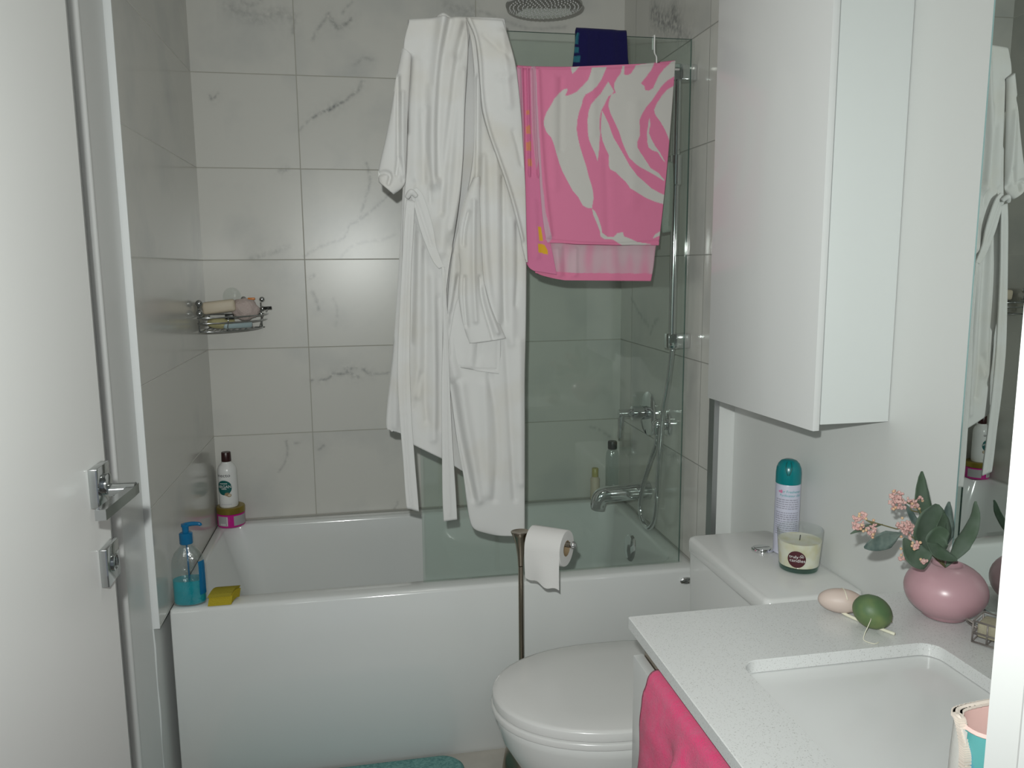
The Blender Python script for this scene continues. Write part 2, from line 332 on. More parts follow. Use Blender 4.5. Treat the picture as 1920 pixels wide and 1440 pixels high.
def sheet(mb, left, right, y0, folds, nu, nv, thick=.004, bulge=0.0, pw=.5, wob=0.0, seed=0, drape=None, mi=0, backh=0.0):
    """a hanging piece of cloth with real thickness: front relief, back face, closed edges"""
    X, Y, Z = sheet_grid(left, right, y0, folds, nu, nv, bulge, pw, wob, seed)
    if drape:                       # carry the cloth over the glass edge and down behind it
        Z[0] = np.maximum(Z[0], 2.0185)
        yb, ln = drape; k = 10; rowsX, rowsY, rowsZ = [], [], []
        yf = Y[0]; 
        for j in range(14): rowsX.append(X[0]); rowsY.append(np.full_like(yf, yb)); rowsZ.append(Z[0]-ln*(1-j/14)-.004)
        for j in range(k):
            a = PI*(1-j/k)
            mid = (yf+yb)/2; r = (yb-yf)/2
            rowsX.append(X[0]); rowsY.append(mid-r*cos(a)); rowsZ.append(Z[0]+np.minimum(r, .012)*sin(a))
        X = np.vstack([rowsX, X]); Y = np.vstack([rowsY, Y]); Z = np.vstack([rowsZ, Z]); nv = X.shape[0]
    # offset surface along the grid normal
    P = np.stack([X, Y, Z], -1)
    du = np.gradient(P, axis=1); dv = np.gradient(P, axis=0); N = np.cross(du, dv)
    N /= np.linalg.norm(N, axis=-1, keepdims=True)+1e-12
    if N[nv//2, nu//2, 1] < 0: N = -N
    Q = P+N*thick
    if backh:
        Q = P.copy(); u = np.linspace(0, 1, nu); Q[..., 1] = y0+backh*np.clip(1-(2*u-1)**2, 0, 1)**.5+.0005
    n = nu*nv; idx = np.arange(n).reshape(nv, nu); F = []
    for i in range(nv-1):
        for j in range(nu-1):
            a, b, c, d = idx[i, j], idx[i, j+1], idx[i+1, j+1], idx[i+1, j]
            F.append((a, b, c, d)); F.append((a+n, d+n, c+n, b+n))
    E = [(idx[i, 0], idx[i+1, 0]) for i in range(nv-1)]+[(idx[i+1, -1], idx[i, -1]) for i in range(nv-1)]
    E += [(idx[0, j+1], idx[0, j]) for j in range(nu-1)]+[(idx[-1, j], idx[-1, j+1]) for j in range(nu-1)]
    F += [(a, b, b+n, a+n) for a, b in E]
    mb.add(np.vstack([P.reshape(-1, 3), Q.reshape(-1, 3)]).tolist(), [tuple(int(q) for q in f) for f in F], mi)
    return X, Z
def text_verts(s, size, align='CENTER'):
    cu = bpy.data.curves.new('lettering', 'FONT'); cu.body = s; cu.size = size; cu.align_x = align; cu.resolution_u = 3
    o = bpy.data.objects.new('lettering', cu); C.objects.link(o)
    dg = bpy.context.evaluated_depsgraph_get(); dg.update(); me = o.evaluated_get(dg).to_mesh()
    vs = [v.co.copy() for v in me.vertices]; fs = [tuple(p.vertices) for p in me.polygons]
    o.evaluated_get(dg).to_mesh_clear(); bpy.data.objects.remove(o); bpy.data.curves.remove(cu)
    return vs, fs
def wrap(mb, vs, fs, c, r, ang, z, mi=0, lift=.0004, bold=1.0):
    """wrap flat (x, y) art round a vertical cylinder; ang = direction the art faces; r may be a function of height"""
    out = []
    for v in vs:
        rr = r(z+v[1]) if callable(r) else r
        a = ang+v[0]/rr
        out.append((c[0]+(rr+lift)*cos(a), c[1]+(rr+lift)*sin(a), z+v[1]))
    mb.add(out, fs, mi)
def disc_art(rx, ry, n=28, rings=4):
    vs = [(0, 0)]; fs = []
    for k in range(1, rings+1):
        for j in range(n): vs.append((rx*k/rings*cos(2*PI*j/n), ry*k/rings*sin(2*PI*j/n)))
    for j in range(n): fs.append((0, 1+j, 1+(j+1) % n))
    for k in range(rings-1):
        for j in range(n):
            a, b = 1+k*n+j, 1+k*n+(j+1) % n; fs.append((a, a+n, b+n, b))
    return vs, fs
def rect_art(x0, x1, y0, y1, n=8):
    vs = []; fs = []
    for j in range(n+1):
        x = x0+(x1-x0)*j/n; vs += [(x, y0), (x, y1)]
    for j in range(n): fs.append((2*j, 2*j+2, 2*j+3, 2*j+1))
    return vs, fs

# ------------------------------------------------------------------ setting
def vein_grid(name, m, A, B, axis, c, veins, step=.005, back=.02, flip=1):
    """tiled wall face as a fine grid carrying the traced marble veins; slab behind it"""
    (a0, z0), (a1, z1) = A, B
    na, nz = int(abs(a1-a0)/step)+1, int((z1-z0)/step)+1
    a = np.linspace(a0, a1, na); z = np.linspace(z0, z1, nz); X, Z = np.meshgrid(a, z)
    V = np.zeros(X.shape)
    for s, w, poly in veins:
        Q, _ = catmull([Vector((*p, 0)) for p in poly], [0]*len(poly), 5); Q = [(q.x, q.y) for q in Q]
        lo, hi = np.min(Q, 0)-.04, np.max(Q, 0)+.04
        k = (X > lo[0]) & (X < hi[0]) & (Z > lo[1]) & (Z < hi[1])
        d = pdist(X[k], Z[k], Q)
        V[k] = np.maximum(V[k], s*np.exp(-(d/w)**2)+.16*s*np.exp(-(d/(w*5))**2))
    P = np.zeros((nz, na, 3)); o = 'xy'.index(axis)
    P[..., o] = X; P[..., 1-o] = c; P[..., 2] = Z
    idx = np.arange(na*nz).reshape(nz, na)
    F = np.stack([idx[:-1, :-1], idx[:-1, 1:], idx[1:, 1:], idx[1:, :-1]], -1).reshape(-1, 4)
    me = bpy.data.meshes.new(name)
    lo = [0, 0, z0]; hi = [0, 0, z1]; lo[o], hi[o] = a0, a1; lo[1-o], hi[1-o] = c+flip*.0002, c+flip*back
    b = MB().box(lo, hi); n = na*nz
    me.from_pydata(np.vstack([P.reshape(-1, 3), np.array(b.v)]).tolist(), [], F.tolist()+[[i+n for i in f] for f in b.f])
    me.materials.append(m); me.update()
    at = me.attributes.new('vein', 'FLOAT', 'POINT'); at.data.foreach_set('value', np.r_[V.ravel(), np.zeros(len(b.v))].astype(np.float32))
    ob = bpy.data.objects.new(name, me); C.objects.link(ob); return struct(ob)

VB = [(.75, .006, [(0.115,2.247),(0.129,2.223),(0.143,2.206),(0.159,2.214),(0.18,2.228),(0.188,2.237)]), (.4, .006, [(0.115,2.247),(0.089,2.214),(0.061,2.167)]), (.35, .005, [(0.16,2.253),(0.175,2.272),(0.194,2.293)]),
      (.45, .005, [(0.224,2.113),(0.24,2.112),(0.254,2.107)]), (.3, .006, [(0.193,2.088),(0.208,2.099),(0.224,2.113)]),
      (.55, .006, [(0.218,2.033),(0.206,2.01),(0.171,1.981),(0.149,1.967)]), (1.0, .0055, [(0.149,1.967),(0.126,1.954),(0.102,1.939)]), (.7, .0045, [(0.102,1.939),(0.08,1.931),(0.046,1.911)]), (.35, .0045, [(0.046,1.911),(0.016,1.886),(-0,1.867)]),
      (.6, .004, [(-0.282,1.973),(-0.272,1.963),(-0.256,1.981)]), (.45, .006, [(-0.163,2.274),(-0.142,2.264),(-0.121,2.271),(-0.101,2.279)]), (.3, .02, [(-0.203,2.258),(-0.12,2.228),(-0.051,2.245),(-0.009,2.237)]), (.5, .006, [(-0.003,2.186),(0.004,2.22)]),
      (.5, .005, [(0.223,1.764),(0.234,1.709),(0.225,1.669),(0.205,1.612),(0.194,1.572)]), (.45, .005, [(0.327,1.695),(0.283,1.645),(0.241,1.609),(0.194,1.572),(0.159,1.554),(0.137,1.511),(0.091,1.493),(0.035,1.47),(0.002,1.448)]),
      (.3, .008, [(-0.054,1.481),(-0.108,1.459),(-0.18,1.44)]), (.4, .008, [(-0.068,1.735),(-0.051,1.732),(-0.045,1.743)]), (.28, .006, [(0.317,1.524),(0.266,1.502),(0.219,1.498),(0.163,1.48),(0.125,1.443)]),
      (.5, .006, [(0.013,1.372),(0.031,1.379)]), (.5, .006, [(0.022,1.32),(0.032,1.3),(0.039,1.262)]), (.25, .005, [(0.092,1.299),(0.103,1.261),(0.097,1.204)]),
      (.75, .0045, [(0.034,1.01),(0.066,1.016),(0.081,1.031),(0.12,1.03),(0.128,1.039)]), (.8, .006, [(0.125,1.051),(0.132,1.037),(0.146,1.027),(0.165,1.017)]), (.6, .005, [(0.143,1.047),(0.162,1.05)]), (.7, .005, [(0.187,1.045),(0.203,1.033),(0.218,1.025)]), (.4, .004, [(0.222,1.027),(0.26,1.027),(0.298,1.032)]), (.7, .005, [(0.002,1.009),(0.008,1.011)]),
      (.5, .005, [(0.021,0.759),(0.039,0.772)]), (.45, .004, [(-0.093,0.794),(-0.091,0.749),(-0.102,0.714),(-0.126,0.682)]), (.35, .004, [(-0.065,0.785),(-0.041,0.786)]), (.4, .004, [(0.279,0.511),(0.287,0.527),(0.296,0.543)]),
      (.4, .005, [(1.034,0.796),(1.073,0.781),(1.12,0.746)]), (.3, .006, [(0.628,2.283),(0.722,2.252),(0.817,2.23),(0.933,2.244)]), (.3, .02, [(0.517,2.299),(0.572,2.273),(0.606,2.282)])]
vein_grid('wall_back', M['tile_back'], (XL-.02, 0), (XR+.02, HC), 'x', 0.0, VB, .005, .1, 1)
VL = [(.6, .007, [(-0.418,2.032),(-0.383,2.005),(-0.39,1.982),(-0.365,1.962),(-0.301,1.939),(-0.262,1.912)]), (.4, .008, [(-0.864,1.863),(-0.813,1.855),(-0.745,1.832)]), (.45, .008, [(-0.737,1.265),(-0.778,1.228),(-0.784,1.174),(-0.804,1.138)]),
      (.4, .008, [(-0.678,1.114),(-0.75,1.092),(-0.821,1.08)]), (.5, .008, [(-0.541,1.025),(-0.535,1.004),(-0.54,0.966)]), (.35, .008, [(-0.616,0.967),(-0.705,0.928),(-0.784,0.904)]), (.35, .008, [(-0.782,1.056),(-0.822,1.023),(-0.857,1.006)]), (.4, .007, [(-0.609,1.52),(-0.584,1.527)]), (.3, .012, [(-0.672,1.414),(-0.606,1.358),(-0.695,1.319)])]
vein_grid('wall_left', M['tile_left'], (-.858, .512), (0, HC), 'y', XL, VL, .006, -.019, 1)
VR = [(.8, .03, [(-0.293,2.218),(-0.367,2.167),(-0.466,2.131)]), (.7, .03, [(-0.464,2.17),(-0.492,2.124),(-0.523,2.087)]), (.5, .02, [(-0.502,2.099),(-0.564,2.07),(-0.593,2.056)]), (.45, .008, [(-0.118,1.287),(-0.212,1.235),(-0.294,1.203)]), (.4, .008, [(-0.393,1.237),(-0.345,1.207),(-0.321,1.178)]), (.4, .01, [(-0.45,0.818),(-0.512,0.805),(-0.578,0.812)])]
w = vein_grid('wall_right', M['tile_right'], (YEND+.0025, 0), (0, HC), 'y', XR, VR, .006, .149, 1)

b = MB().box((XL-.0205, .12, 0), (XL-.14, -3.6, HC)); struct(b.build('wall_left', M['paint'], smooth=False))
b = MB().box((XW, YEND, 0), (1.34, YDOOR-.14, HC)); b.box((XR+.002, YEND, 0), (XW, YEND+.0024, HC)); struct(b.build('wall_right', M['paint'], smooth=False))
b = MB().box((XL-.02, YDOOR, 0), (-.196, YDOOR-.13, HC)); b.box((.632, YDOOR, 0), (XW, YDOOR-.13, HC)); b.box((-.196, YDOOR, 2.1), (.632, YDOOR-.13, HC))
struct(b.build('wall_front', M['paint'], smooth=False))
b = MB().box((-.196, YDOOR+.002, 0), (-.181, YDOOR-.132, 2.1)); b.box((.617, YDOOR+.002, 0), (.632, YDOOR-.132, 2.1)); b.box((-.181, YDOOR+.002, 2.085), (.617, YDOOR-.132, 2.1))
b.box((.607, -2.473, 0), (.617, -2.515, 2.085), .003); b.box((.632, YDOOR-.1305, 0), (.70, YDOOR-.142, 2.16), .002); b.box((-.265, YDOOR-.1305, 0), (-.196, YDOOR-.142, 2.16), .002)
struct(b.build('trim_1', M['trim'], smooth=False))
b = MB().box((-.46, .12, -.1), (1.34, -3.6, 0)); struct(b.build('floor', M['floor'], smooth=False))
b = MB().box((-.46, .12, HC), (1.34, -3.6, HC+.08)); struct(b.build('ceiling', M['ceil'], smooth=False))
# pale edge trim down the end of the left-hand tiling, casing board and bead beside it
b = MB().box((XL-.0195, -.8625, .512), (XL+.001, -.8585, HC)); b.tube([(XL-.0165+.0012*sin(k*1.7)+.001*sin(k*.6), -.8615, .512-.0512*k) for k in range(11)], .0032, 8, 3); struct(b.build('trim_2', M['edge'], smooth=False))
b = MB().box((XL-.0145, -1.066, 0), (XL-.02, -.868, HC), .0015); struct(b.build('trim_3', M['trim'], smooth=False))
b = MB().lathe([(.012, 0), (.012, HC)], (XL-.0145, -1.078, 0), 20, axis=(0, 0, 1)); struct(b.build('trim_4', M['trim'], auto=40))
b = MB().box((XR-.0012, YEND, ZT-.01), (XR-.0002, YEND+.036, HC)); b.box((XR-.003, YEND-.002, 0), (XR+.012, YEND-.0004, HC)); struct(b.build('trim_5', M['alu'], smooth=False))

# the open door, hinged at the doorway; free edge towards the bath
DX, DY = -.18, -1.667
door = struct(thing('door_1', 'white flush bathroom door standing open against the left side', 'door', (DX-.02, YDOOR, 0)))
b = MB().box((DX-.04, DY, .006), (DX, DY-.77, 2.08), .0015); struct(b.build('door_leaf', M['doorpaint'], door, False))
hz, hy = 1.112, -1.715
b = MB().box((DX+.0003, hy-.0275, hz-.0275), (DX+.0115, hy+.0275, hz+.0275), .001)
h = b.build('door_handle', M['lever_chrome'], door, auto=30); h['label'] = 'polished chrome lever handle on a square rose'
b = MB().lathe([(.015, 0), (.015, .006), (.0105, .007)], (DX+.0116, hy, hz), 24, axis=(1, 0, 0)); b.build('rose_collar', M['lever_chrome'], h, auto=40)
b = MB().lathe([(.0095, 0), (.0095, .034)], (DX+.018, hy, hz-.009), 20, axis=(1, 0, 0))
lv = []
for y, zc, hh, x0, x1 in ((hy+.011, 1.1015, .0072, DX+.0425, DX+.0535), (hy-.012, 1.1015, .0072, DX+.0420, DX+.0535), (hy-.131, 1.1055, .0070, DX+.0385, DX+.0515)):
    lv.append([(x0, y, zc-hh), (x1, y, zc-hh), (x1, y, zc+hh), (x0, y, zc+hh)])
b.rings(lv, True, True, True); b.build('lever', M['lever_chrome'], h, auto=25)
lz, ly = .992, -1.700
b = MB().box((DX+.0003, ly-.0275, lz-.0275), (DX+.0105, ly+.0275, lz+.0275), .001)
k = b.build('lock_plate', M['lever_chrome'], door, auto=30); k['label'] = 'square chrome privacy lock plate under the handle'
b = MB().lathe([(.013, 0), (.013, .003), (.010, .0035), (.010, .0015), (.0, .0015)], (DX+.0106, ly, lz), 24, axis=(1, 0, 0)); b.box((DX+.0125, ly-.0012, lz-.007), (DX+.0145, ly+.0012, lz+.007)); b.build('lock_turn', M['lever_chrome'], k, auto=40)

# ------------------------------------------------------------------ bath
x0, x1, y0, y1 = XL+.002, XR-.002, YTUB, -.002
ix0, ix1, iy0, iy1 = -.305, 1.098, -.69, -.066
R = [rrect(x0, x1, y0+.012, y1, .004, 0), rrect(x0, x1, y0, y1, .004, .02), rrect(x0, x1, y0, y1, .004, ZT-.012), rrect(x0, x1, y0+.0035, y1, .006, ZT-.0035), rrect(x0+.004, x1-.004, y0+.012, y1-.004, .006, ZT),
     rrect(ix0-.01, ix1+.01, iy0-.01, iy1+.01, .062, ZT), rrect(ix0-.003, ix1+.003, iy0-.003, iy1+.003, .057, ZT-.003), rrect(ix0, ix1, iy0, iy1, .055, ZT-.011)]
for t in (.25, .5, .75, .9):
    R.append(rrect(ix0+.13*t, ix1-.05*t, iy0+.045*t, iy1-.04*t, .06+.02*t, ZT-.011-.40*t))
R += [rrect(ix0+.145, ix1-.058, iy0+.055, iy1-.048, .085, .125), rrect(ix0+.17, ix1-.08, iy0+.08, iy1-.075, .085, .112)]
tub = thing('bathtub', 'white alcove bathtub with a flat front panel below the glass screen', 'bathtub', (.4, -.38, 0))
MB().rings(R, True, False, True).build('tub_shell', M['enamel'], tub, auto=50)
c = (1.0905, -.335, .428)
MB().lathe([(.047, .0), (.047, .006), (.041, .010), (.0, .0115)], c, 32, axis=(-1, -.16, .12)).build('overflow_plate', M['chrome'], tub, auto=40)
MB().lathe([(.020, 0), (.020, .004), (.015, .0075), (0, .008)], (1.111, YTUB-.0002, .4795), 24, sx=1.0, sy=.55, axis=(0, -1, 0)).build('panel_fitting', M['chrome'], tub, auto=40)
MB().lathe([(.03, 0), (.03, .003), (.02, .005), (0, .005)], (.93, -.38, .1125), 24).build('drain', M['chrome'], tub, auto=40)

# glass screen on the front rim
gx0, gx1, gy0, gy1, gz1 = .3375, 1.109, -.714, -.706, 2.021
scr = thing('shower_screen', 'frameless green-tinted glass screen standing on the front rim of the bathtub', 'shower screen', (.72, -.71, ZT))
b = MB().add([(gx0, gy0, ZT+.0008), (gx1, gy0, ZT+.0008), (gx1, gy0, gz1), (gx0, gy0, gz1)], [(0, 1, 2, 3)]); b.add([(gx0, gy1, ZT+.0008), (gx1, gy1, ZT+.0008), (gx1, gy1, gz1), (gx0, gy1, gz1)], [(3, 2, 1, 0)])
g = b.build('glass_panel', M['glass'], scr, False)
b = MB()
for p, q in (((gx0, ZT+.0008), (gx0, gz1)), ((gx0, gz1), (gx1, gz1)), ((gx1, gz1), (gx1, ZT+.0008))):
    b.add([(p[0], gy0, p[1]), (q[0], gy0, q[1]), (q[0], gy1, q[1]), (p[0], gy1, p[1])], [(0, 1, 2, 3)])
b.build('glass_edge', M['glass_edge'], scr, False)
b = MB().box((gx1+.0005, gy0-.001, ZT+.0008), (gx1+.009, gy1+.001, gz1-.004), .001)
sl = b.build('edge_seal', M['thinglass'], scr, False)
MB().box((gx0, gy0-.0005, ZT+.0004), (gx1, gy1+.0005, ZT+.0042)).build('bottom_seal', M['thinglass'], scr, False)

# ------------------------------------------------------------------ shower fittings (right-hand tiled wall)
hd = thing('rain_shower', 'round chrome rain shower head high over the bathtub', 'shower head', (.769, -.38, 2.185))
MB().lathe([(.0, 0), (.108, 0), (.116, .003), (.118, .008), (.114, .014), (.06, .022), (.026, .032), (.018, .05), (0, .05)], (.769, -.38, 2.185), 48, axis=(0, 0, 1)).build('head_shell', M['chrome'], hd, auto=50)
b = MB()
for rr, n in ((.010, 5), (.024, 11), (.038, 17), (.052, 23), (.066, 29), (.080, 35), (.094, 40), (.105, 46)):
    for j in range(n): b.lathe([(.0022, .0005), (.0017, .0022)], (.769+rr*cos(2*PI*j/n), -.38+rr*sin(2*PI*j/n), 2.185), 6, axis=(0, 0, -1))
nz = b.build('spray_nozzles', M['white_wire'], hd); nz['kind'] = 'stuff'
b = MB().tube([(.769, -.38, 2.236), (.769, -.38, 2.262), (.80, -.38, 2.284), (.86, -.38, 2.29), (1.135, -.38, 2.29)], .011, 14, 6); b.lathe([(.03, 0), (.03, .006), (.02, .012)], (XR-.001, -.38, 2.29), 24, axis=(-1, 0, 0)); b.build('mounting_arm', M['chrome'], hd, auto=50)

bx, by = 1.100, -.640
rl = thing('shower_slide_rail', 'vertical chrome slide rail with square brackets behind the right end of the screen', 'shower rail', (bx, by, 1.18))
MB().lathe([(.0115, 1.185), (.0115, 1.95)], (bx, by, 0), 20).build('rail_tube', M['chrome'], rl, auto=50)
for zc in (1.183, 1.948):
    MB().box((bx-.018, by-.020, zc-.022), (XR-.001, by+.020, zc+.022), .003).build('wall_bracket', M['chrome'], rl, auto=30)
MB().lathe([(.012, 0), (.017, .003), (.017, .085), (.012, .088)], (bx, by, 1.635), 20).build('slider', M['chrome'], rl, auto=40)
hs = MB().tube([(1.108, -.626, 1.159), (1.112, -.592, 1.06), *[(1.112, y, z) for y, z in ((-.552, .95), (-.527, .80), (-.512, .66), (-.490, .575), (-.440, .533), (-.385, .540), (-.356, .578), (-.372, .650), (-.440, .757), (-.492, .826))], (1.112, -.5005, .8685)], .0084, 12, 8).build('shower_hose', M['chrome'])
tag(hs, 'flexible chrome shower hose hanging in a loop from the slide rail', 'hose')
el = thing('hose_outlet', 'small round chrome wall outlet where the shower hose joins the tiles', 'water outlet', (XR, -.5, .9))
b = MB().lathe([(.039, 0), (.039, .007), (.034, .010), (.02, .011)], (XR-.0005, -.5, .9), 28, axis=(-1, 0, 0)); b.build('mount_flange', M['chrome'], el, auto=40)
b = MB().tube([(XR-.010, -.5, .9), (1.118, -.5, .9), (1.112, -.5, .895), (1.112, -.5, .8695)], [.020, .020, .019, .0125], 16, 5); b.build('elbow', M['chrome'], el, auto=50)
va = thing('shower_valve', 'chrome shower lever valve with a round plate above the spout', 'shower valve', (XR, -.32, .9))
MB().lathe([(.077, 0), (.077, .004), (.070, .009), (.024, .012), (0, .012)], (XR-.0005, -.32, .9), 40, axis=(-1, 0, 0)).build('mount_plate', M['chrome'], va, auto=40)
MB().lathe([(.024, 0), (.024, .05), (.016, .053), (.014, .06), (.014, .07), (.0145, .098), (.0, .1)], (XR-.0125, -.32, .905), 28, axis=(-1, 0, 0)).build('valve_body', M['chrome'], va, auto=40)
MB().tube([(1.052, -.32, .913), (1.050, -.321, .88), (1.046, -.322, .82)], [.0125, .0105, .0085], 16, 5).build('lever', M['chrome'], va, auto=50)
sp = thing('tub_spout', 'chrome tub spout curving down over the bath rim', 'spout', (XR, -.33, .63))
b = MB().tube([(XR-.0005, -.333, .632), (1.10, -.333, .631), (1.02, -.334, .628), (.990, -.334, .626), (.974, -.334, .617), (.967, -.334, .600), (.964, -.334, .582)], [.033, .030, .0285, .0285, .0275, .0255, .0245], 22, 6); b.build('mount_spout_body', M['chrome'], sp, auto=60)
# bottles standing in the far corner of the rim behind the spout
bt = thing('shower_gel_bottle', 'clear bottle with dark cap and a little amber gel, behind the spout', 'bottle', (1.112, -.034, ZT))
c = (1.112, -.034, ZT+.001); MB().lathe([(.024, 0), (.0255, .004), (.0255, .165), (.022, .185), (.015, .196)], c, 26, sy=.8).build('bottle_body', M['wetglass'], bt, auto=50)
MB().lathe([(.0235, .002), (.0245, .006), (.0245, .042)], c, 26, sy=.8).build('gel', M['amber'], bt, auto=50)
MB().lathe([(.017, .1965), (.0175, .2), (.0175, .222), (.016, .226)], c, 22).build('cap', M['black'], bt, auto=40)
bt = thing('small_bottle', 'small pale bottle with a yellow cap left of the clear bottle behind the spout', 'bottle', (1.045, -.032, ZT))
c = (1.045, -.032, ZT+.001); MB().lathe([(.017, 0), (.018, .004), (.018, .082), (.012, .09)], c, 20).build('bottle_body', M['soapbar'], bt, auto=50)
MB().lathe([(.0125, .0905), (.0125, .122), (.011, .124)], c, 18).build('cap', M['paleyellow'], bt, auto=40)
# bath mitt behind the beach towel, hung on the slide rail
b = MB(); sheet(b, [(1.043,1.703),(1.043,1.629),(1.043,1.554),(1.048,1.499)], [(1.079,1.696),(1.082,1.629),(1.08,1.554),(1.078,1.503)], -.672, [(.006, .008, [(1.058,1.688),(1.063,1.599),(1.06,1.517)])], 14, 30, .006, .01)
mt = tag(b.build('hanging_bath_mitt', M['meshcloth']), 'pale mesh bath mitt hanging behind the pink beach towel by the slide rail', 'bath mitt')

# ------------------------------------------------------------------ robe over the screen
FOLD = 1.32
RB = -.756
rob = thing('bathrobe', 'white terry bathrobe slung over the top of the glass screen', 'bathrobe', (.46, -.72, .75))
def pt(*a): return list(a)
b = MB(); sheet(b, [(0.337,2),(0.329,1.924),(0.324,1.819),(0.314,1.685),(0.304,1.548),(0.29,1.381),(0.276,1.239),(0.262,1.124),(0.25,1.029),(0.247,0.973),(0.261,0.965),(0.297,0.949),(0.34,0.914)], [(0.568,2.009),(0.574,1.933),(0.579,1.825),(0.58,1.689),(0.582,1.549),(0.583,1.378),(0.585,1.203),(0.586,1.023),(0.588,0.886),(0.589,0.808),(0.59,0.753)],
    -.722, [(.006, .010, [(0.283,1.21),(0.275,1.094),(0.269,0.977)]), (.004, .008, [(0.338,1.122),(0.341,0.973),(0.347,0.898)]), (.004, .01, [(0.431,1.029),(0.443,0.893),(0.45,0.808)])], 60, 170, .004, 0, .5, .002, 2)
b.build('back_panel', M['robe'], rob, auto=None)
lf = [(.016, .015, [(0.422,2.036),(0.411,1.965),(0.401,1.886),(0.393,1.793),(0.389,1.685),(0.386,1.624)]), (-.010, .009, [(0.438,2.026),(0.423,1.972),(0.414,1.926),(0.406,1.86),(0.4,1.753),(0.399,1.644)]), (-.010, .006, [(0.335,1.934),(0.329,1.871),(0.323,1.818),(0.32,1.751)]),
      (.005, .012, [(0.352,1.924),(0.347,1.818),(0.34,1.684),(0.34,1.603)]), (-.004, .007, [(0.361,1.799),(0.361,1.725),(0.364,1.63)]), (.004, .008, [(0.381,1.859),(0.38,1.752),(0.373,1.63)]), (-.005, .006, [(0.374,1.806),(0.369,1.725),(0.376,1.644),(0.378,1.576)]),
      (.013, .019, [(0.447,1.927),(0.433,1.794),(0.423,1.686),(0.413,1.548),(0.404,1.45)]), (-.011, .010, [(0.478,2.02),(0.466,1.98),(0.451,1.914),(0.438,1.821),(0.427,1.74),(0.415,1.645),(0.406,1.548)]), (.008, .010, [(0.472,1.902),(0.467,1.795),(0.462,1.686),(0.452,1.604),(0.432,1.506)]),
      (-.006, .008, [(0.335,1.52),(0.33,1.437),(0.324,1.324),(0.317,1.21)]), (.006, .011, [(0.348,1.493),(0.342,1.352),(0.337,1.209),(0.33,1.064)]), (-.005, .008, [(0.361,1.451),(0.36,1.324),(0.356,1.18),(0.352,1.063),(0.355,0.996)]), (.005, .01, [(0.379,1.38),(0.379,1.237),(0.378,1.062),(0.372,0.943)]), (-.004, .008, [(0.315,1.035),(0.327,1.071),(0.342,1.122)]), (-.004, .01, [(0.395,1.323),(0.391,1.15),(0.388,0.972)]),
      (.008, .012, [(0.431,1.45),(0.422,1.38),(0.418,1.308)]), (-.005, .008, [(0.336,1.623),(0.331,1.589),(0.327,1.548)])]
b = MB(); sheet(b, [(0.334,2.02),(0.319,1.962),(0.318,1.87),(0.326,1.818),(0.32,1.684),(0.31,1.589),(0.303,1.493),(0.3,1.381),(0.299,1.239),(0.307,1.123),(0.302,1.006),(0.296,0.941)], [(0.482,2.033),(0.484,1.955),(0.473,1.822),(0.465,1.686),(0.452,1.562),(0.432,1.45),(0.419,1.38),(0.406,1.266),(0.401,1.12),(0.399,1.002),(0.395,0.886)],
    RB+.004, lf, 72, 230, .004, .006, .5, .003, 5, (-.700, .34))
b.build('front_panel', M['robe'], rob)
rf = [(-.010, .007, [(0.508,1.889),(0.506,1.769),(0.503,1.659),(0.497,1.618)]), (.009, .012, [(0.516,1.687),(0.516,1.548),(0.519,1.436),(0.529,1.335),(0.544,1.248)]), (.006, .011, [(0.549,1.701),(0.55,1.549),(0.55,1.378),(0.552,1.263)]), (-.006, .007, [(0.57,1.639),(0.57,1.506),(0.57,1.349),(0.572,1.262)]),
      (.005, .012, [(0.591,1.521),(0.591,1.349),(0.588,1.203)]), (-.005, .007, [(0.607,1.521),(0.609,1.407),(0.602,1.305)]), (-.009, .009, [(0.425,1.09),(0.441,0.97),(0.46,0.863),(0.479,0.769)]), (.009, .014, [(0.449,1.089),(0.464,0.969),(0.481,0.862),(0.491,0.769)]),
      (-.005, .010, [(0.548,1.189),(0.528,1.116),(0.541,1.026),(0.547,0.889),(0.538,0.766)]), (.006, .014, [(0.512,1.087),(0.515,0.936),(0.516,0.783)]), (-.005, .009, [(0.573,1.203),(0.581,1.054),(0.587,0.918),(0.595,0.762)]), (.005, .012, [(0.611,1.203),(0.611,1.023),(0.614,0.808)]),
      (.010, .014, [(0.414,1.265),(0.421,1.178),(0.432,1.119)]), (-.007, .008, [(0.448,1.379),(0.436,1.323),(0.419,1.236),(0.415,1.178)]), (.007, .010, [(0.435,1.436),(0.43,1.351),(0.421,1.294)])]
b = MB(); sheet(b, [(0.479,2.03),(0.492,1.968),(0.499,1.849),(0.494,1.714),(0.472,1.59),(0.441,1.478),(0.422,1.38),(0.414,1.265),(0.413,1.149),(0.423,1.06),(0.438,0.925),(0.452,0.833),(0.458,0.771),(0.466,0.711),(0.478,0.682),(0.507,0.668),(0.537,0.659)], [(0.58,2.031),(0.592,1.972),(0.609,1.906),(0.619,1.812),(0.626,1.689),(0.631,1.549),(0.633,1.435),(0.631,1.261),(0.627,1.113),(0.626,0.962),(0.625,0.807),(0.624,0.653)],
    RB-.002, rf, 72, 260, .004, .010, .5, .003, 9, (-.699, .36))
b.build('front_panel', M['robe'], rob)
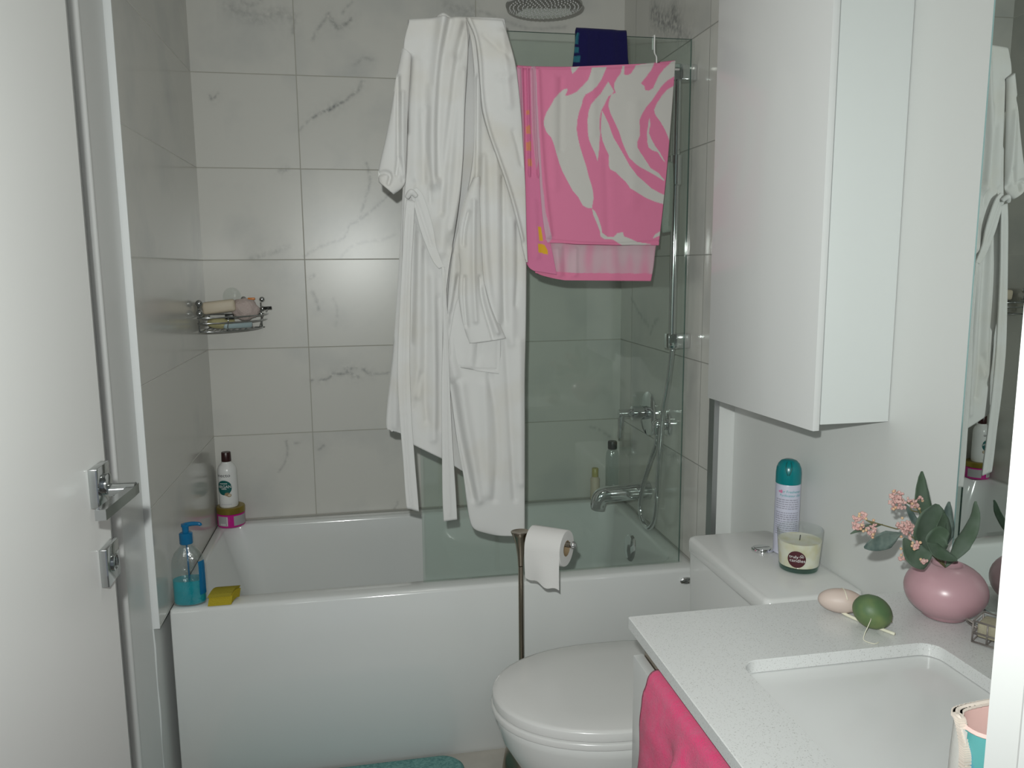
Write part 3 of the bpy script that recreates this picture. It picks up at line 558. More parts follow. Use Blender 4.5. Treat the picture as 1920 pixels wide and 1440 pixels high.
b = MB(); sheet(b, [(0.479,2.025),(0.497,1.985),(0.504,1.94),(0.509,1.874),(0.514,1.807),(0.53,1.747),(0.552,1.686),(0.576,1.618),(0.597,1.548),(0.614,1.478),(0.627,1.424)], [(0.574,2.025),(0.589,1.98),(0.603,1.93),(0.611,1.877),(0.619,1.797),(0.624,1.715),(0.628,1.646),(0.63,1.576),(0.631,1.506),(0.633,1.449),(0.634,1.418)],
    RB-.014, [(.008, .006, [(0.485,2.025),(0.501,1.986),(0.51,1.934),(0.513,1.867),(0.519,1.808),(0.534,1.747),(0.556,1.686),(0.58,1.618),(0.601,1.548),(0.617,1.478)]), (.006, .012, [(0.569,1.995),(0.577,1.916),(0.585,1.823)]), (-.004, .008, [(0.523,1.993),(0.551,1.968),(0.583,1.943)]), (-.004, .007, [(0.598,1.755),(0.61,1.715),(0.619,1.673)]), (.004, .010, [(0.557,1.889),(0.578,1.887),(0.6,1.904)])], 40, 150, .004, .006, .5, .004, 21, (-.698, .12))
b.build('lapel', M['robe'], rob)
# back collar standing up inside the neck
b = MB(); sheet(b, [(0.407,2.026),(0.402,1.986),(0.399,1.94)], [(0.497,2.03),(0.49,1.989),(0.484,1.945)], RB+.022, [(.004, .012, [(0.421,2.027),(0.413,1.993),(0.406,1.943)]), (-.003, .01, [(0.443,2.02),(0.446,1.981),(0.448,1.948)])], 28, 40, .004, .004, .5, .002, 31, (-.6975, .10))
b.v = [(x, y, z+.016*math.exp(-((x-(0.424,2.031)[0])/.022)**2)*max(0, min(1, (z-1.97)/.05))) for x, y, z in b.v]; b.build('collar', M['robe'], rob)
# sleeves
b = MB(); sheet(b, [(0.315,1.955),(0.298,1.883),(0.284,1.81),(0.269,1.743),(0.255,1.69),(0.246,1.652),(0.246,1.625)], [(0.338,1.939),(0.331,1.857),(0.325,1.791),(0.321,1.724),(0.317,1.67),(0.311,1.619),(0.283,1.594)], RB-.001, [(-.007, .005, [(0.303,1.883),(0.299,1.791),(0.296,1.684),(0.291,1.643)]), (.005, .006, [(0.313,1.844),(0.311,1.764),(0.31,1.643)]), (-.009, .005, [(0.248,1.645),(0.264,1.648),(0.276,1.64),(0.271,1.621)]), (-.004, .005, [(0.3,1.684),(0.305,1.657),(0.308,1.627)])], 36, 110, .004, .014, .5, .001, 12, None, 0, .006)
b.build('sleeve', M['robe'], rob)
b = MB(); sheet(b, [(0.489,1.637),(0.471,1.596),(0.456,1.548),(0.446,1.478),(0.45,1.408),(0.445,1.337),(0.454,1.265),(0.471,1.204)], [(0.507,1.638),(0.507,1.548),(0.51,1.45),(0.516,1.365),(0.533,1.3),(0.553,1.26),(0.572,1.216)], RB-.018, [(-.007, .005, [(0.474,1.548),(0.464,1.506),(0.46,1.464)]), (.006, .007, [(0.488,1.575),(0.485,1.478),(0.484,1.379),(0.488,1.265)]), (-.007, .005, [(0.461,1.379),(0.46,1.323),(0.465,1.251)]), (.007, .007, [(0.513,1.35),(0.527,1.293),(0.547,1.234)]), (-.006, .005, [(0.502,1.379),(0.507,1.322),(0.526,1.249),(0.535,1.217)])], 40, 120, .004, .016, .5, .002, 15, None, 0, .006)
b.build('sleeve', M['robe'], rob)
# belt: two hanging ends and the slanting run across the front
b = MB()
sheet(b, [(0.316,1.581),(0.308,1.519),(0.296,1.381),(0.285,1.241),(0.279,1.128),(0.281,1.011),(0.287,0.893),(0.29,0.804),(0.293,0.758)], [(0.336,1.576),(0.331,1.505),(0.321,1.381),(0.315,1.241),(0.312,1.126),(0.313,1.01),(0.318,0.892),(0.323,0.801),(0.326,0.747)], RB-.020, [(.002, .004, [(0.323,1.546),(0.306,1.326),(0.296,1.127),(0.299,0.893),(0.307,0.76)])], 14, 130, .005)
sheet(b, [(0.402,1.408),(0.403,1.324),(0.401,1.21),(0.395,1.095),(0.393,0.977),(0.392,0.888),(0.391,0.782),(0.393,0.715)], [(0.409,1.408),(0.413,1.324),(0.415,1.21),(0.417,1.094),(0.42,0.976),(0.424,0.871),(0.428,0.78),(0.43,0.718)], RB-.022, [(.002, .004, [(0.404,1.38),(0.408,1.21),(0.406,0.977),(0.41,0.735)])], 14, 130, .005)
sheet(b, [(0.322,1.6),(0.333,1.567),(0.348,1.505),(0.365,1.456),(0.381,1.42),(0.395,1.403)], [(0.341,1.611),(0.357,1.593),(0.371,1.553),(0.383,1.505),(0.39,1.457),(0.408,1.408)], RB-.020, [(-.003, .004, [(0.34,1.584),(0.36,1.519),(0.376,1.464)])], 14, 60, .005)
b.build('belt', M['robe'], rob)
b = MB().tube([(*(0.316,1.585),0)[:1]+(RB-.022,)+(0.316,1.585)[1:], (0.327,1.598)[:1]+(RB-.030,)+(0.327,1.598)[1:], (0.34,1.588)[:1]+(RB-.024,)+(0.34,1.588)[1:]], [.006, .008, .006], 12, 6); b.build('belt_loop', M['robe'], rob)
b = MB(); sheet(b, [(0.458,1.358),(0.436,1.302),(0.42,1.223),(0.412,1.145)], [(0.55,1.321),(0.558,1.234),(0.559,1.176),(0.555,1.117)], RB-.0105, [(-.0025, .0025, [(0.416,1.152),(0.46,1.136),(0.503,1.132),(0.552,1.129)]), (-.002, .0025, [(0.551,1.264),(0.548,1.132)]), (.006, .016, [(0.476,1.265),(0.477,1.149)]), (-.004, .010, [(0.513,1.264),(0.489,1.149)])], 40, 60, .002, .0035, .5, .0015, 41); b.build('pocket', M['robe'], rob)

# ------------------------------------------------------------------ towels on the over-screen hanger
b = MB()
zb = (0.805,1.925)[1]-.010; ze = (0.997,1.944)[1]-.010; hk = (1,1.991)[0]
for hx, z_ in ((.588, zb), (hk, ze)):
    b.tube([(hx, -.7035, gz1-.03), (hx, -.7035, gz1+.0015), (hx, -.7065, gz1+.0035), (hx, -.7135, gz1+.0035), (hx, -.7165, gz1+.001), (hx, -.7180, gz1-.04), (hx, -.7345, z_+.03), (hx, -.7345, z_)], .0020, 8, 3)
b.tube([(.575, -.7345, zb), (hk, -.7345, ze), (1.066, -.7345, ze+.001)], .0028, 10)
tag(b.build('towel_hanger', M['white_wire']), 'white wire over-door hanger hooked on the screen top, holding the pink towel', 'hanger')

FOLD = 1.0
PINK, WHITE, PALE, HEM, YEL, ORG = (.71, .215, .36), (.58, .565, .535), (.58, .37, .45), (.72, .22, .36), (.72, .40, .04), (.70, .31, .12)
TP = [(0.601,1.957),(0.602,1.958)]
SHAPES = [
 [(0.815,1.927),(0.856,1.93),(0.849,1.915),(0.842,1.899),(0.83,1.882),(0.815,1.868),(0.798,1.859),(0.791,1.847),(0.788,1.833),(0.781,1.815),(0.776,1.794),(0.774,1.769),(0.778,1.746),(0.784,1.723),(0.791,1.702),(0.801,1.674),(0.808,1.648),(0.816,1.625),(0.821,1.606),(0.822,1.587),(0.818,1.562),(0.802,1.564),(0.792,1.57),(0.779,1.592),(0.764,1.608),(0.749,1.634),(0.735,1.659),(0.727,1.678),(0.717,1.708),(0.71,1.731),(0.703,1.747),(0.691,1.76),(0.683,1.78),(0.685,1.794),(0.691,1.81),(0.703,1.829),(0.712,1.845),(0.727,1.861),(0.739,1.871),(0.747,1.873),(0.749,1.869),(0.746,1.862),(0.742,1.854),(0.756,1.857),(0.773,1.865),(0.79,1.881),(0.805,1.897),(0.812,1.916)],
 [(0.861,1.894),(0.867,1.885),(0.877,1.87),(0.872,1.863),(0.862,1.856),(0.857,1.847),(0.85,1.833),(0.843,1.821),(0.839,1.807),(0.837,1.784),(0.839,1.761),(0.838,1.738),(0.837,1.719),(0.833,1.687),(0.826,1.707),(0.816,1.726),(0.808,1.744),(0.805,1.76),(0.804,1.795),(0.807,1.818),(0.813,1.834),(0.825,1.848),(0.84,1.862),(0.852,1.881)],
 [(0.9,1.935),(0.906,1.935),(0.904,1.914),(0.914,1.912),(0.924,1.917),(0.931,1.927),(0.938,1.938),(0.991,1.949),(0.981,1.928),(0.967,1.91),(0.952,1.892),(0.962,1.886),(0.965,1.875),(0.975,1.874),(0.987,1.881),(0.992,1.892),(1.002,1.913),(1.017,1.932),(1.039,1.951),(1.052,1.954),(1.053,1.917),(1.027,1.902),(1.012,1.888),(0.998,1.869),(0.985,1.85),(0.968,1.831),(0.956,1.812),(0.949,1.796),(0.951,1.775),(0.951,1.756),(0.944,1.74),(0.944,1.726),(0.952,1.714),(0.968,1.693),(0.984,1.671),(1.007,1.658),(1.025,1.639),(1.023,1.637),(0.997,1.652),(0.971,1.665),(0.953,1.673),(0.94,1.681),(0.922,1.697),(0.911,1.718),(0.901,1.741),(0.893,1.764),(0.88,1.79),(0.868,1.812),(0.862,1.831),(0.864,1.847),(0.87,1.861),(0.882,1.866),(0.877,1.879),(0.878,1.891),(0.886,1.905),(0.895,1.916)],
 [(0.844,1.819),(0.85,1.81),(0.863,1.785),(0.871,1.764),(0.878,1.748),(0.891,1.729),(0.907,1.704),(0.922,1.678),(0.933,1.664),(0.945,1.65),(0.964,1.636),(0.987,1.617),(1.011,1.605),(1.029,1.598),(1.029,1.573),(0.998,1.581),(0.972,1.591),(0.946,1.605),(0.926,1.616),(0.913,1.633),(0.895,1.649),(0.884,1.659),(0.869,1.666),(0.865,1.675),(0.865,1.691),(0.865,1.703),(0.856,1.719),(0.846,1.742),(0.842,1.761),(0.842,1.789),(0.843,1.807)],
 [(1.056,1.894),(1.055,1.836),(1.041,1.798),(1.037,1.744),(1.031,1.758),(1.023,1.774),(1.009,1.795),(0.994,1.813),(0.991,1.825),(0.998,1.841),(1.013,1.863),(1.028,1.879)],
 [(0.978,1.806),(0.981,1.787),(0.977,1.764),(0.985,1.747),(0.998,1.727),(1.01,1.713),(1.028,1.684),(1.018,1.694),(1.003,1.714),(0.988,1.718),(0.977,1.726),(0.973,1.74),(0.972,1.764),(0.975,1.787)],
 [(0.818,1.562),(0.827,1.554),(0.836,1.537),(0.845,1.511),(0.847,1.497),(0.863,1.486),(0.881,1.485),(0.891,1.496),(0.907,1.498),(0.91,1.487),(0.93,1.48),(0.948,1.472),(0.99,1.465),(0.949,1.46),(0.91,1.46),(0.894,1.469),(0.879,1.478),(0.853,1.48),(0.843,1.487),(0.841,1.501),(0.832,1.523),(0.822,1.544)],
 [(1.021,1.504),(1.016,1.489),(0.994,1.481),(1,1.492)], [(0.757,1.926),(0.783,1.931),(0.768,1.916),(0.762,1.91)]]
E1 = TP[1][0]-TP[0][0]                       # one unit of softness for printed edges
def soft(X, Z, poly):
    s = np.zeros(X.shape)
    for ox, oz in ((-.3, -.3), (.3, -.3), (-.3, .3), (.3, .3), (0, 0)): s += inside(X+ox*E1, Z+oz*E1, poly)
    return s/5
def mixc(Cc, k, col): return Cc*(1-k[..., None])+np.array(col)*k[..., None]
twl = MB(); cols = []
def cloth(left, right, y0, folds, nu, nv, colour, **kw):
    n0 = len(twl.v); sheet(twl, left, right, y0, folds, nu, nv, **kw)
    V = np.array(twl.v[n0:]); cols.append(colour(V[:, 0], V[:, 2], V[:, 1]))
def front_col(X, Z, Y):
    c = np.tile(np.array(PINK), (len(X), 1))
    for s in SHAPES: c = mixc(c, soft(X, Z, s), WHITE)
    edge = [(0.653,1.933),(0.662,1.922),(0.67,1.757),(0.68,1.619),(0.688,1.549),(0.706,1.48),(0.688,1.463),(0.667,1.492),(0.644,1.619),(0.635,1.825)]
    return mixc(c, soft(X, Z, edge), PALE)
def back_col(X, Z, Y):
    c = np.tile(np.array((.60, .40, .46)), (len(X), 1))
    st = np.array([noise.noise((x*30, z*9, 3)) for x, z in zip(X, Z)])
    c = mixc(c, np.clip(st*1.3, 0, .6), PINK); c = mixc(c, np.clip(-st*1.2, 0, .6), (.62, .50, .52))
    hem = [(0.656,1.402),(0.698,1.394),(0.772,1.388),(1.01,1.384),(1.01,1.344),(0.656,1.348)]
    return mixc(c, soft(X, Z, hem), HEM)
def side_col(X, Z, Y):
    c = np.tile(np.array((.66, .20, .35)), (len(X), 1))
    for p in ([(0.612,1.932),(0.622,1.933),(0.631,1.757),(0.632,1.435),(0.621,1.435),(0.614,1.757)], [(0.648,1.934),(0.663,1.934),(0.669,1.689),(0.663,1.661),(0.653,1.758)]):
        c = mixc(c, soft(X, Z, p)*.7, PALE)
    for p in ([(0.636,1.774),(0.647,1.777),(0.649,1.755),(0.637,1.755)], [(0.636,1.733),(0.649,1.736),(0.65,1.711),(0.637,1.711)], [(0.64,1.691),(0.651,1.691),(0.653,1.672),(0.641,1.672)], [(0.637,1.815),(0.645,1.815),(0.645,1.804),(0.637,1.804)]):
        c = mixc(c, soft(X, Z, p)*.8, ORG)
    for p in ([(0.667,1.513),(0.676,1.513),(0.682,1.475),(0.671,1.475)], [(0.667,1.468),(0.686,1.465),(0.695,1.449),(0.695,1.438),(0.668,1.445)]): c = mixc(c, soft(X, Z, p), YEL)
    return c
# long back fall, folded side bundle, front fall
cloth([(0.644,1.924),(0.649,1.758),(0.654,1.549),(0.661,1.406),(0.671,1.387),(0.709,1.375),(0.747,1.368)], [(1.047,1.95),(1.042,1.766),(1.022,1.521),(1.01,1.459),(1.004,1.403),(0.997,1.363)], -.7305, [(.004, .006, [(0.777,1.452),(0.777,1.383)]), (.005, .008, [(0.724,1.449),(0.731,1.384)]), (-.004, .006, [(0.746,1.456),(0.75,1.384)]), (.004, .02, [(0.884,1.448),(0.884,1.375)])], 90, 160, back_col, thick=.004)
fo = [(.006, .0035, [(0.625,1.926),(0.628,1.757),(0.63,1.577),(0.635,1.406)]), (-.002, .003, [(0.634,1.926),(0.636,1.757),(0.635,1.577)]), (.005, .003, [(0.641,1.923),(0.644,1.757),(0.645,1.647)]), (-.002, .003, [(0.65,1.92),(0.653,1.758),(0.651,1.647)]), (.007, .004, [(0.658,1.923),(0.662,1.758),(0.669,1.647)]), (.004, .01, [(0.657,1.577),(0.664,1.435)])]
cloth([(0.612,1.924),(0.62,1.825),(0.628,1.688),(0.633,1.549),(0.635,1.449),(0.64,1.409),(0.656,1.395)], [(0.673,1.925),(0.675,1.758),(0.686,1.577),(0.701,1.478),(0.71,1.435),(0.72,1.384)], -.7450, fo, 60, 200, side_col, thick=.004)
ff = [(.006, .008, [(0.667,1.913),(0.674,1.757),(0.685,1.619),(0.7,1.492)]), (.003, .012, [(0.712,1.894),(0.709,1.758),(0.715,1.619)]), (-.003, .008, [(0.732,1.895),(0.73,1.717)]), (.003, .014, [(0.817,1.911),(0.821,1.76)]), (-.002, .01, [(0.856,1.691),(0.866,1.492)]), (.003, .02, [(0.938,1.833),(0.934,1.578)]), (-.003, .002, [(0.693,1.479),(0.79,1.47),(0.905,1.468),(1.013,1.474)])]
cloth([(0.659,1.921),(0.66,1.852),(0.664,1.757),(0.671,1.647),(0.679,1.549),(0.687,1.492),(0.694,1.47)], [(1.049,1.95),(1.046,1.891),(1.039,1.779),(1.031,1.665),(1.022,1.564),(1.016,1.506),(1.012,1.462)], -.7475, ff, 190, 220, front_col, thick=.004)
# rolled top over the bar joining the falls
A = resample([(0.614,1.922),(0.659,1.921),(0.773,1.924),(0.906,1.932),(1.049,1.95)], 240)
for lo_, hi_ in ((0, hk-.0045), (hk+.0045, 9)):
    n0 = len(twl.v); R = []
    for j in range(9):
        a = PI*j/8; R.append([(x, -.7385-.0105*cos(a), z+.008*sin(a)-.001) for x, z in A if lo_ < x < hi_])
    twl.rings(R, False); V = np.array(twl.v[n0:]); cols.append(front_col(V[:, 0], V[:, 2]-.0015, V[:, 1]))
allc = np.vstack(cols); allc = np.c_[allc, np.ones(len(allc))]
tag(twl.build('beach_towel', M['towel'], None, True, None, allc), 'pink beach towel with big white leaf shapes, folded over the white hanger', 'towel')

b = MB(); n0 = 0
sheet(b, [(0.781,2.025),(0.777,1.995),(0.773,1.961),(0.767,1.924)], [(0.919,2.024),(0.921,1.994),(0.923,1.96),(0.928,1.93)], -.7245, [(.003, .008, [(0.806,2.017),(0.807,1.935)]), (-.003, .006, [(0.784,2.009),(0.78,1.934)]), (.003, .012, [(0.88,2.013),(0.884,1.938)]), (-.002, .008, [(0.843,2.011),(0.845,1.937)])], 50, 40, .004, 0, .5, .003, 8, (-.700, .10))
V = np.array(b.v); cn = np.tile(np.array((.012, .011, .065)), (len(V), 1))
for p in ([(0.767,1.984),(0.786,1.985),(0.786,1.971),(0.767,1.97)], [(0.767,1.962),(0.789,1.963),(0.788,1.947),(0.763,1.946)], [(0.77,2.022),(0.786,2.022),(0.783,1.993),(0.768,1.992)]): cn = mixc(cn, soft(V[:, 0], V[:, 2], p)*.8, (.03, .16, .20))
tag(b.build('navy_towel', M['navy'], None, True, None, np.c_[cn, np.ones(len(cn))]), 'small navy blue towel draped over the screen top above the pink towel', 'towel')

# ------------------------------------------------------------------ corner caddy and what is in it
cz = 1.205; cx0, cy0 = XL+.004, -.004
cad = thing('corner_caddy', 'chrome wire corner basket on the tiles, filled with soaps', 'shower caddy', (cx0, cy0, cz))
def arc(r, z, n=14, sq=1.0): return [(cx0+.006+r*cos(PI/2*j/n), cy0-.006-sq*r*sin(PI/2*j/n), z) for j in range(n+1)]
b = MB()
for z, r in ((cz+.046, .196), (cz+.028, .192), (cz, .178)): b.tube(arc(r, z), .0024, 8)
b.build('front_wire', M['wire_chrome'], cad)
b = MB()
for z in (cz, cz+.046): b.tube([(cx0+.008, cy0-.19, z), (cx0+.008, cy0-.008, z), (cx0+.19, cy0-.008, z)], .0024, 8)
for x, y in ((cx0+.008, cy0-.185), (cx0+.18, cy0-.008), (cx0+.008, cy0-.008)): b.tube([(x, y, cz), (x, y, cz+.085)], .0028, 8)
b.build('back_frame_rail', M['wire_chrome'], cad)
b = MB()
for k in range(9): 
    r = .165; x = .012+.018*k
    b.tube([(cx0+x, cy0-.008, cz+.001), (cx0+x, cy0-math.sqrt(max(.178**2-x*x, .0004)), cz+.001)], .0016, 6)
b.build('base_wires', M['wire_chrome'], cad)
for q in (1, 5):
    a = PI/2*(q+.5)/8; MB().tube([(cx0+.006+.178*cos(a), cy0-.006-.178*sin(a), cz), (cx0+.006+.196*cos(a), cy0-.006-.196*sin(a), cz+.046)], .0016, 6).build('upright', M['wire_chrome'], cad)
for x, y, z in ((cx0+.012, cy0-.185, cz+.06), (cx0+.012, cy0-.185, cz+.092), (cx0+.186, cy0-.018, cz+.064), (cx0+.186, cy0-.018, cz+.096), (cx0+.125, cy0-.014, cz+.098)):
    MB().ball((x, y, z), .0115 if x < cx0+.05 else .0092, 18).build('ball_finial', M['wire_chrome'], cad)
MB().lathe([(.0, .003), (.030, .0), (.030, .002), (.012, .006), (.0, .007)], (cx0+.085, -.0015, cz+.108), 28, axis=(0, -1, 0)).build('suction_mount', M['thinglass'], cad)
s1 = MB().box((-.052, -.022, -.020), (.052, .022, .020), .009, seg=3); o = s1.build('bar_soap', M['soapbar']); o.location = (cx0+.058, cy0-.100, cz+.077); o.rotation_euler = (0, -.10, .10)
tag(o, 'long ivory bar of soap lying across the top of the corner basket', 'soap')
b = MB().ball((0, 0, 0), (.046, .033, .036), 32)
b.v = [tuple(Vector(v)*(1+.17*noise.noise(Vector(v)*48))) for v in b.v]; o = b.build('bath_puff', M['puff']); o.location = (cx0+.136, cy0-.074, cz+.066); o.rotation_euler = (0, .25, 0)
tag(o, 'crumpled pink-grey bath puff at the right of the corner basket', 'bath puff')
b = MB().ball((0, 0, 0), (.046, .028, .019), 22); b.v = [tuple(Vector(v)*(1+.10*noise.noise(Vector(v)*60))) for v in b.v]; o = b.build('loofah', M['loofah']); o.location = (cx0+.062, cy0-.104, cz+.0235)
tag(o, 'pale yellow sponge piece under the ivory soap in the corner basket', 'sponge')
o = MB().box((-.048, -.016, -.011), (.048, .016, .011), .008, seg=3).build('bar_soap', M['paleblue']); o.location = (cx0+.112, cy0-.098, cz+.0155); o.rotation_euler = (0, 0, .45)
tag(o, 'pale blue soap bar low in the front of the corner basket', 'soap')
b = MB().box((-.014, -.007, -.009), (.014, .007, .009), .003); o = b.build('pumice_block', M['black']); o.location = (cx0+.094, cy0-.130, cz+.045); tag(o, 'small black block peeping out under the soaps in the corner basket', 'pumice')
rz = thing('razor', 'razor with a black bar handle sticking out of the corner basket', 'razor', (cx0+.19, cy0-.075, cz+.06))
MB().tube([(cx0+.196, cy0-.068, cz+.068), (cx0+.222, cy0-.070, cz+.069)], .0052, 10).build('handle', M['black'], rz); MB().tube([(cx0+.209, cy0-.0695, cz+.066), (cx0+.203, cy0-.071, cz+.056)], .002, 8).build('neck', M['chrome'], rz)
o = MB().box((-.012, -.006, -.004), (.012, .006, .004), .002).build('comb', M['orange']); o.location = (cx0+.152, cy0-.0125-.012, cz+.0985); tag(o, 'small orange plastic piece on top beside the chrome ball finials', 'clip')

# ------------------------------------------------------------------ bottles on the left of the bath
jx, jy = -.2865, -.0585
jar = thing('scrub_jar', 'magenta round jar with olive gold lid in the far left corner of the rim', 'jar', (jx, jy, ZT))
jc = (jx, jy, ZT+.001); JR = .0465
MB().lathe([(.043, 0), (JR, .004), (JR, .046), (.044, .048)], jc, 44).build('jar_body', M['pinkjar'], jar, auto=40)
MB().lathe([(.0475, .0485), (.048, .050), (.048, .068), (.046, .070)], jc, 44).build('lid', M['goldlid'], jar, auto=40)
fa = math.atan2(-2.82, .48)
b = MB(); vs, fs = rect_art(.008, .062, -.017, .017, 14); wrap(b, vs, fs, jc, JR, fa, ZT+.026); vs, fs = rect_art(-.052, -.012, -.017, .017, 12); wrap(b, vs, fs, jc, JR, fa, ZT+.026)
lb = b.build('label', M['labelgrey'], jar, False); lb['label'] = 'two pale grey label panels'
b = MB(); 
for k in range(7): vs, fs = rect_art(-.040+.003*k, -.0385+.003*k, -.014, -.008, 1); wrap(b, vs, fs, jc, JR, fa, ZT+.026, 0, .0007)
vs, fs = rect_art(-.015, -.0130, -.015, .015, 2); wrap(b, vs, fs, jc, JR, fa, ZT+.026, 0, .0007); b.build('label_print', M['ink_white'], jar, False)
sx, sy, sz = jx-.004, jy-.004, ZT+.0715
sb = thing('shampoo_bottle', 'white shampoo bottle with brown cap standing on the magenta jar', 'bottle', (sx, sy, sz))
sc = (sx, sy, sz); prof = [(.029, 0), (.0315, .004), (.0322, .03), (.0322, .10), (.0315, .128), (.028, .146), (.020, .158), (.0165, .162)]
MB().lathe([(.030, 0), (.0318, .004), (.0322, .03), (.0322, .120), (.0312, .132), (.027, .144), (.0195, .152), (.0168, .156), (.0168, .159)], sc, 40).build('bottle_body', M['bottlewhite'], sb, auto=60)
MB().lathe([(.0158, .1595), (.0162, .162), (.0155, .190), (.0145, .192)], sc, 28).build('cap', M['brown'], sb, auto=40)
la = fa-.42
b = MB(); vs, fs = disc_art(.0262, .0262); wrap(b, vs, fs, sc, .0322, la, sz+.072); lb = b.build('label_disc', M['ink_green'], sb, False); lb['label'] = 'dark green round label'
b = MB()
def art(b, s, size, ang, z, c, r, lift=.0005, align='CENTER', stretch=1.0):
    vs, fs = text_verts(s, size, align); wrap(b, [(v.x*stretch, v.y) for v in vs], fs, c, r, ang, z, 0, lift)
art(b, 'ARGAN', .0145, la+.03, sz+.071, sc, .0322, .0009, stretch=.95)
for zz, x0_, x1_ in ((.0855, -.014, .012), (.0665, -.009, .009)):
    for q in range(7):
        vs, fs = rect_art(x0_+(x1_-x0_)*q/7, x0_+(x1_-x0_)*(q+.7)/7, 0, .0028, 1); wrap(b, vs, fs, sc, .0322, la, sz+zz, 0, .0009)
b.build('label_lettering', M['ink_white'], sb, False)
b = MB(); art(b, 'inecto', .0165, la-.02, sz+.110, sc, .0322, .0006, stretch=1.15)
b.build('brand_lettering', M['ink_black'], sb, False)
b = MB()
for q in range(12):
    vs, fs = rect_art(-.016+.003*q, -.0142+.003*q, 0, .0016, 1); wrap(b, vs, fs, sc, .0322, la+.1, sz+.012, 0, .0006)
b.build('small_print', M['ink_grey'], sb, False)
b = MB(); vs, fs = disc_art(.0075, .0060); wrap(b, vs, fs, sc, .0322, la+.50, sz+.045, 0, .0009); vs, fs = disc_art(.0085, .0062); wrap(b, vs, fs, sc, .0322, la+.30, sz+.049, 0, .0007); b.build('nut_picture', M['card'], sb, False)
b = MB(); vs, fs = disc_art(.005, .0038); wrap(b, vs, fs, sc, .0322, la+.52, sz+.0455, 0, .0012); b.build('nut_kernel', M['soapbar'], sb, False)

px_, py_ = -.2895, -.7270
pb = thing('pump_bottle', 'clear pump bottle half full of turquoise gel on the front left of the rim', 'soap dispenser', (px_, py_, ZT))
pc = (px_, py_, ZT+.0005)
def oval(w, d, z, n=44): return [(px_+w*(abs(cos(2*PI*j/n))**.8)*(1 if cos(2*PI*j/n) >= 0 else -1), py_+d*sin(2*PI*j/n), ZT+.0005+z) for j in range(n)]
shape = [(.036, .022, 0), (.0415, .0275, .003), (.0425, .0285, .010), (.0428, .0285, .06), (.0425, .0285, .110), (.040, .027, .126), (.033, .023, .143), (.022, .017, .156), (.0155, .0145, .163), (.0148, .0145, .168)]
MB().rings([oval(*s_) for s_ in shape], True, True, True).build('bottle_body', M['wetglass'], pb, auto=70)
MB().rings([oval(w-.002, d-.002, z) for w, d, z in ((.036, .022, .002), (.0415, .0275, .006), (.0425, .0285, .012), (.0428, .0285, .05), (.0428, .0285, .070))], True, True, True).build('gel', M['bluegel'], pb, auto=50)
b = MB(); sh = [oval(w+.0006, d+.0006, z) for w, d, z in ((.0428, .0285, .03), (.0428, .0285, .06), (.0425, .0285, .110), (.041, .0275, .122))]
b.rings([r[38:44] for r in sh], False); b.build('side_label', M['bluecap'], pb)
b = MB().lathe([(.0165, .1685), (.0172, .170), (.0172, .196), (.0150, .198), (.0085, .199), (.0085, .214), (.0105, .215), (.0105, .222), (.0, .223)], pc, 28)
b.tube([(px_, py_, ZT+.2195), (px_+.018, py_-.001, ZT+.222), (px_+.036, py_-.002, ZT+.2205), (px_+.039, py_-.002, ZT+.216)], [.0065, .006, .005, .004], 12, 4); b.build('pump_head', M['bluecap'], pb, auto=40)
b = MB().tube([(px_, py_, ZT+.168), (px_+.002, py_, ZT+.010)], .0022, 8); b.build('dip_tube', M['bluecap'], pb)
spg = thing('sponge', 'yellow kitchen sponge on the bath rim beside the turquoise pump bottle', 'sponge', (-.205, -.725, ZT))
def sl_(z0_, z1_, mi, nm):
    b = MB(); R = []
    for k in range(9):
        t = k/8; y = -.760+.050*t; zz = .006*sin(PI*t)
        dx = .014*t
        R.append([(-.240+dx, y, ZT+.001+z0_+zz), (-.180+dx, y, ZT+.001+z0_+zz), (-.180+dx+.004, y+.004, ZT+.001+z1_+zz), (-.240+dx+.004, y+.004, ZT+.001+z1_+zz)])
    b.rings(R, True, True, True); return b.build(nm, M[mi], spg, auto=40)
sl_(0, .0235, 'sponge', 'foam'); sl_(.0238, .031, 'spongedark', 'scourer')

# ------------------------------------------------------------------ bath mat
b = MB(); R = []
for z, e in ((.001, 0), (.012, .002), (.020, -.004), (.022, -.012)): R.append(rrect(-.28-e, .428+e, -1.26-e, -.778+e, .06, z, 10))
b.rings(R, True, True, True); tag(b.build('bath_mat', M['matcloth']), 'teal fluffy bath mat on the floor along the front of the bathtub', 'bath mat')

# ------------------------------------------------------------------ toilet
TZ, YC = .73, -1.263
tl = thing('toilet', 'white close-coupled toilet with closed lid and square cistern', 'toilet', (.8, YC, 0))
def egg(xt, xb, hw, z, n=48, sq=2.35):
    """outline of the bowl or lid: rounded tip at xt, squared back at xb"""
    P = []; xm = xt+.27*(xb-xt)/.5
    for j in range(n):
        a = 2*PI*j/n; ca, sa = cos(a), sin(a)
        y = hw*(abs(sa)**(2/2.1))*(1 if sa >= 0 else -1)
        if ca < 0: x = xm-(xm-xt)*abs(ca)**(2/2.05)
        else: x = xm+(xb-xm)*abs(ca)**(2/4.5)
        P.append((x, YC+y, z))
    return P
bt_, bb_ = .459, .985
R = [egg(.62, .98, .105, 0), egg(.60, .98, .112, .02), egg(.60, .98, .118, .12), egg(.565, .98, .135, .22), egg(.505, .98, .163, .30), egg(.468, .98, .182, .365), egg(.458, .98, .190, .405), egg(.457, .98, .192, .420), egg(.462, .98, .188, .427)]
MB().rings(R, True, True, True).build('bowl', M['porcelain'], tl, auto=50)
R = [egg(.452, .955, .190, .4285), egg(.447, .958, .195, .4300), egg(.446, .958, .196, .441), egg(.449, .956, .193, .4450), egg(.456, .95, .186, .4455)]
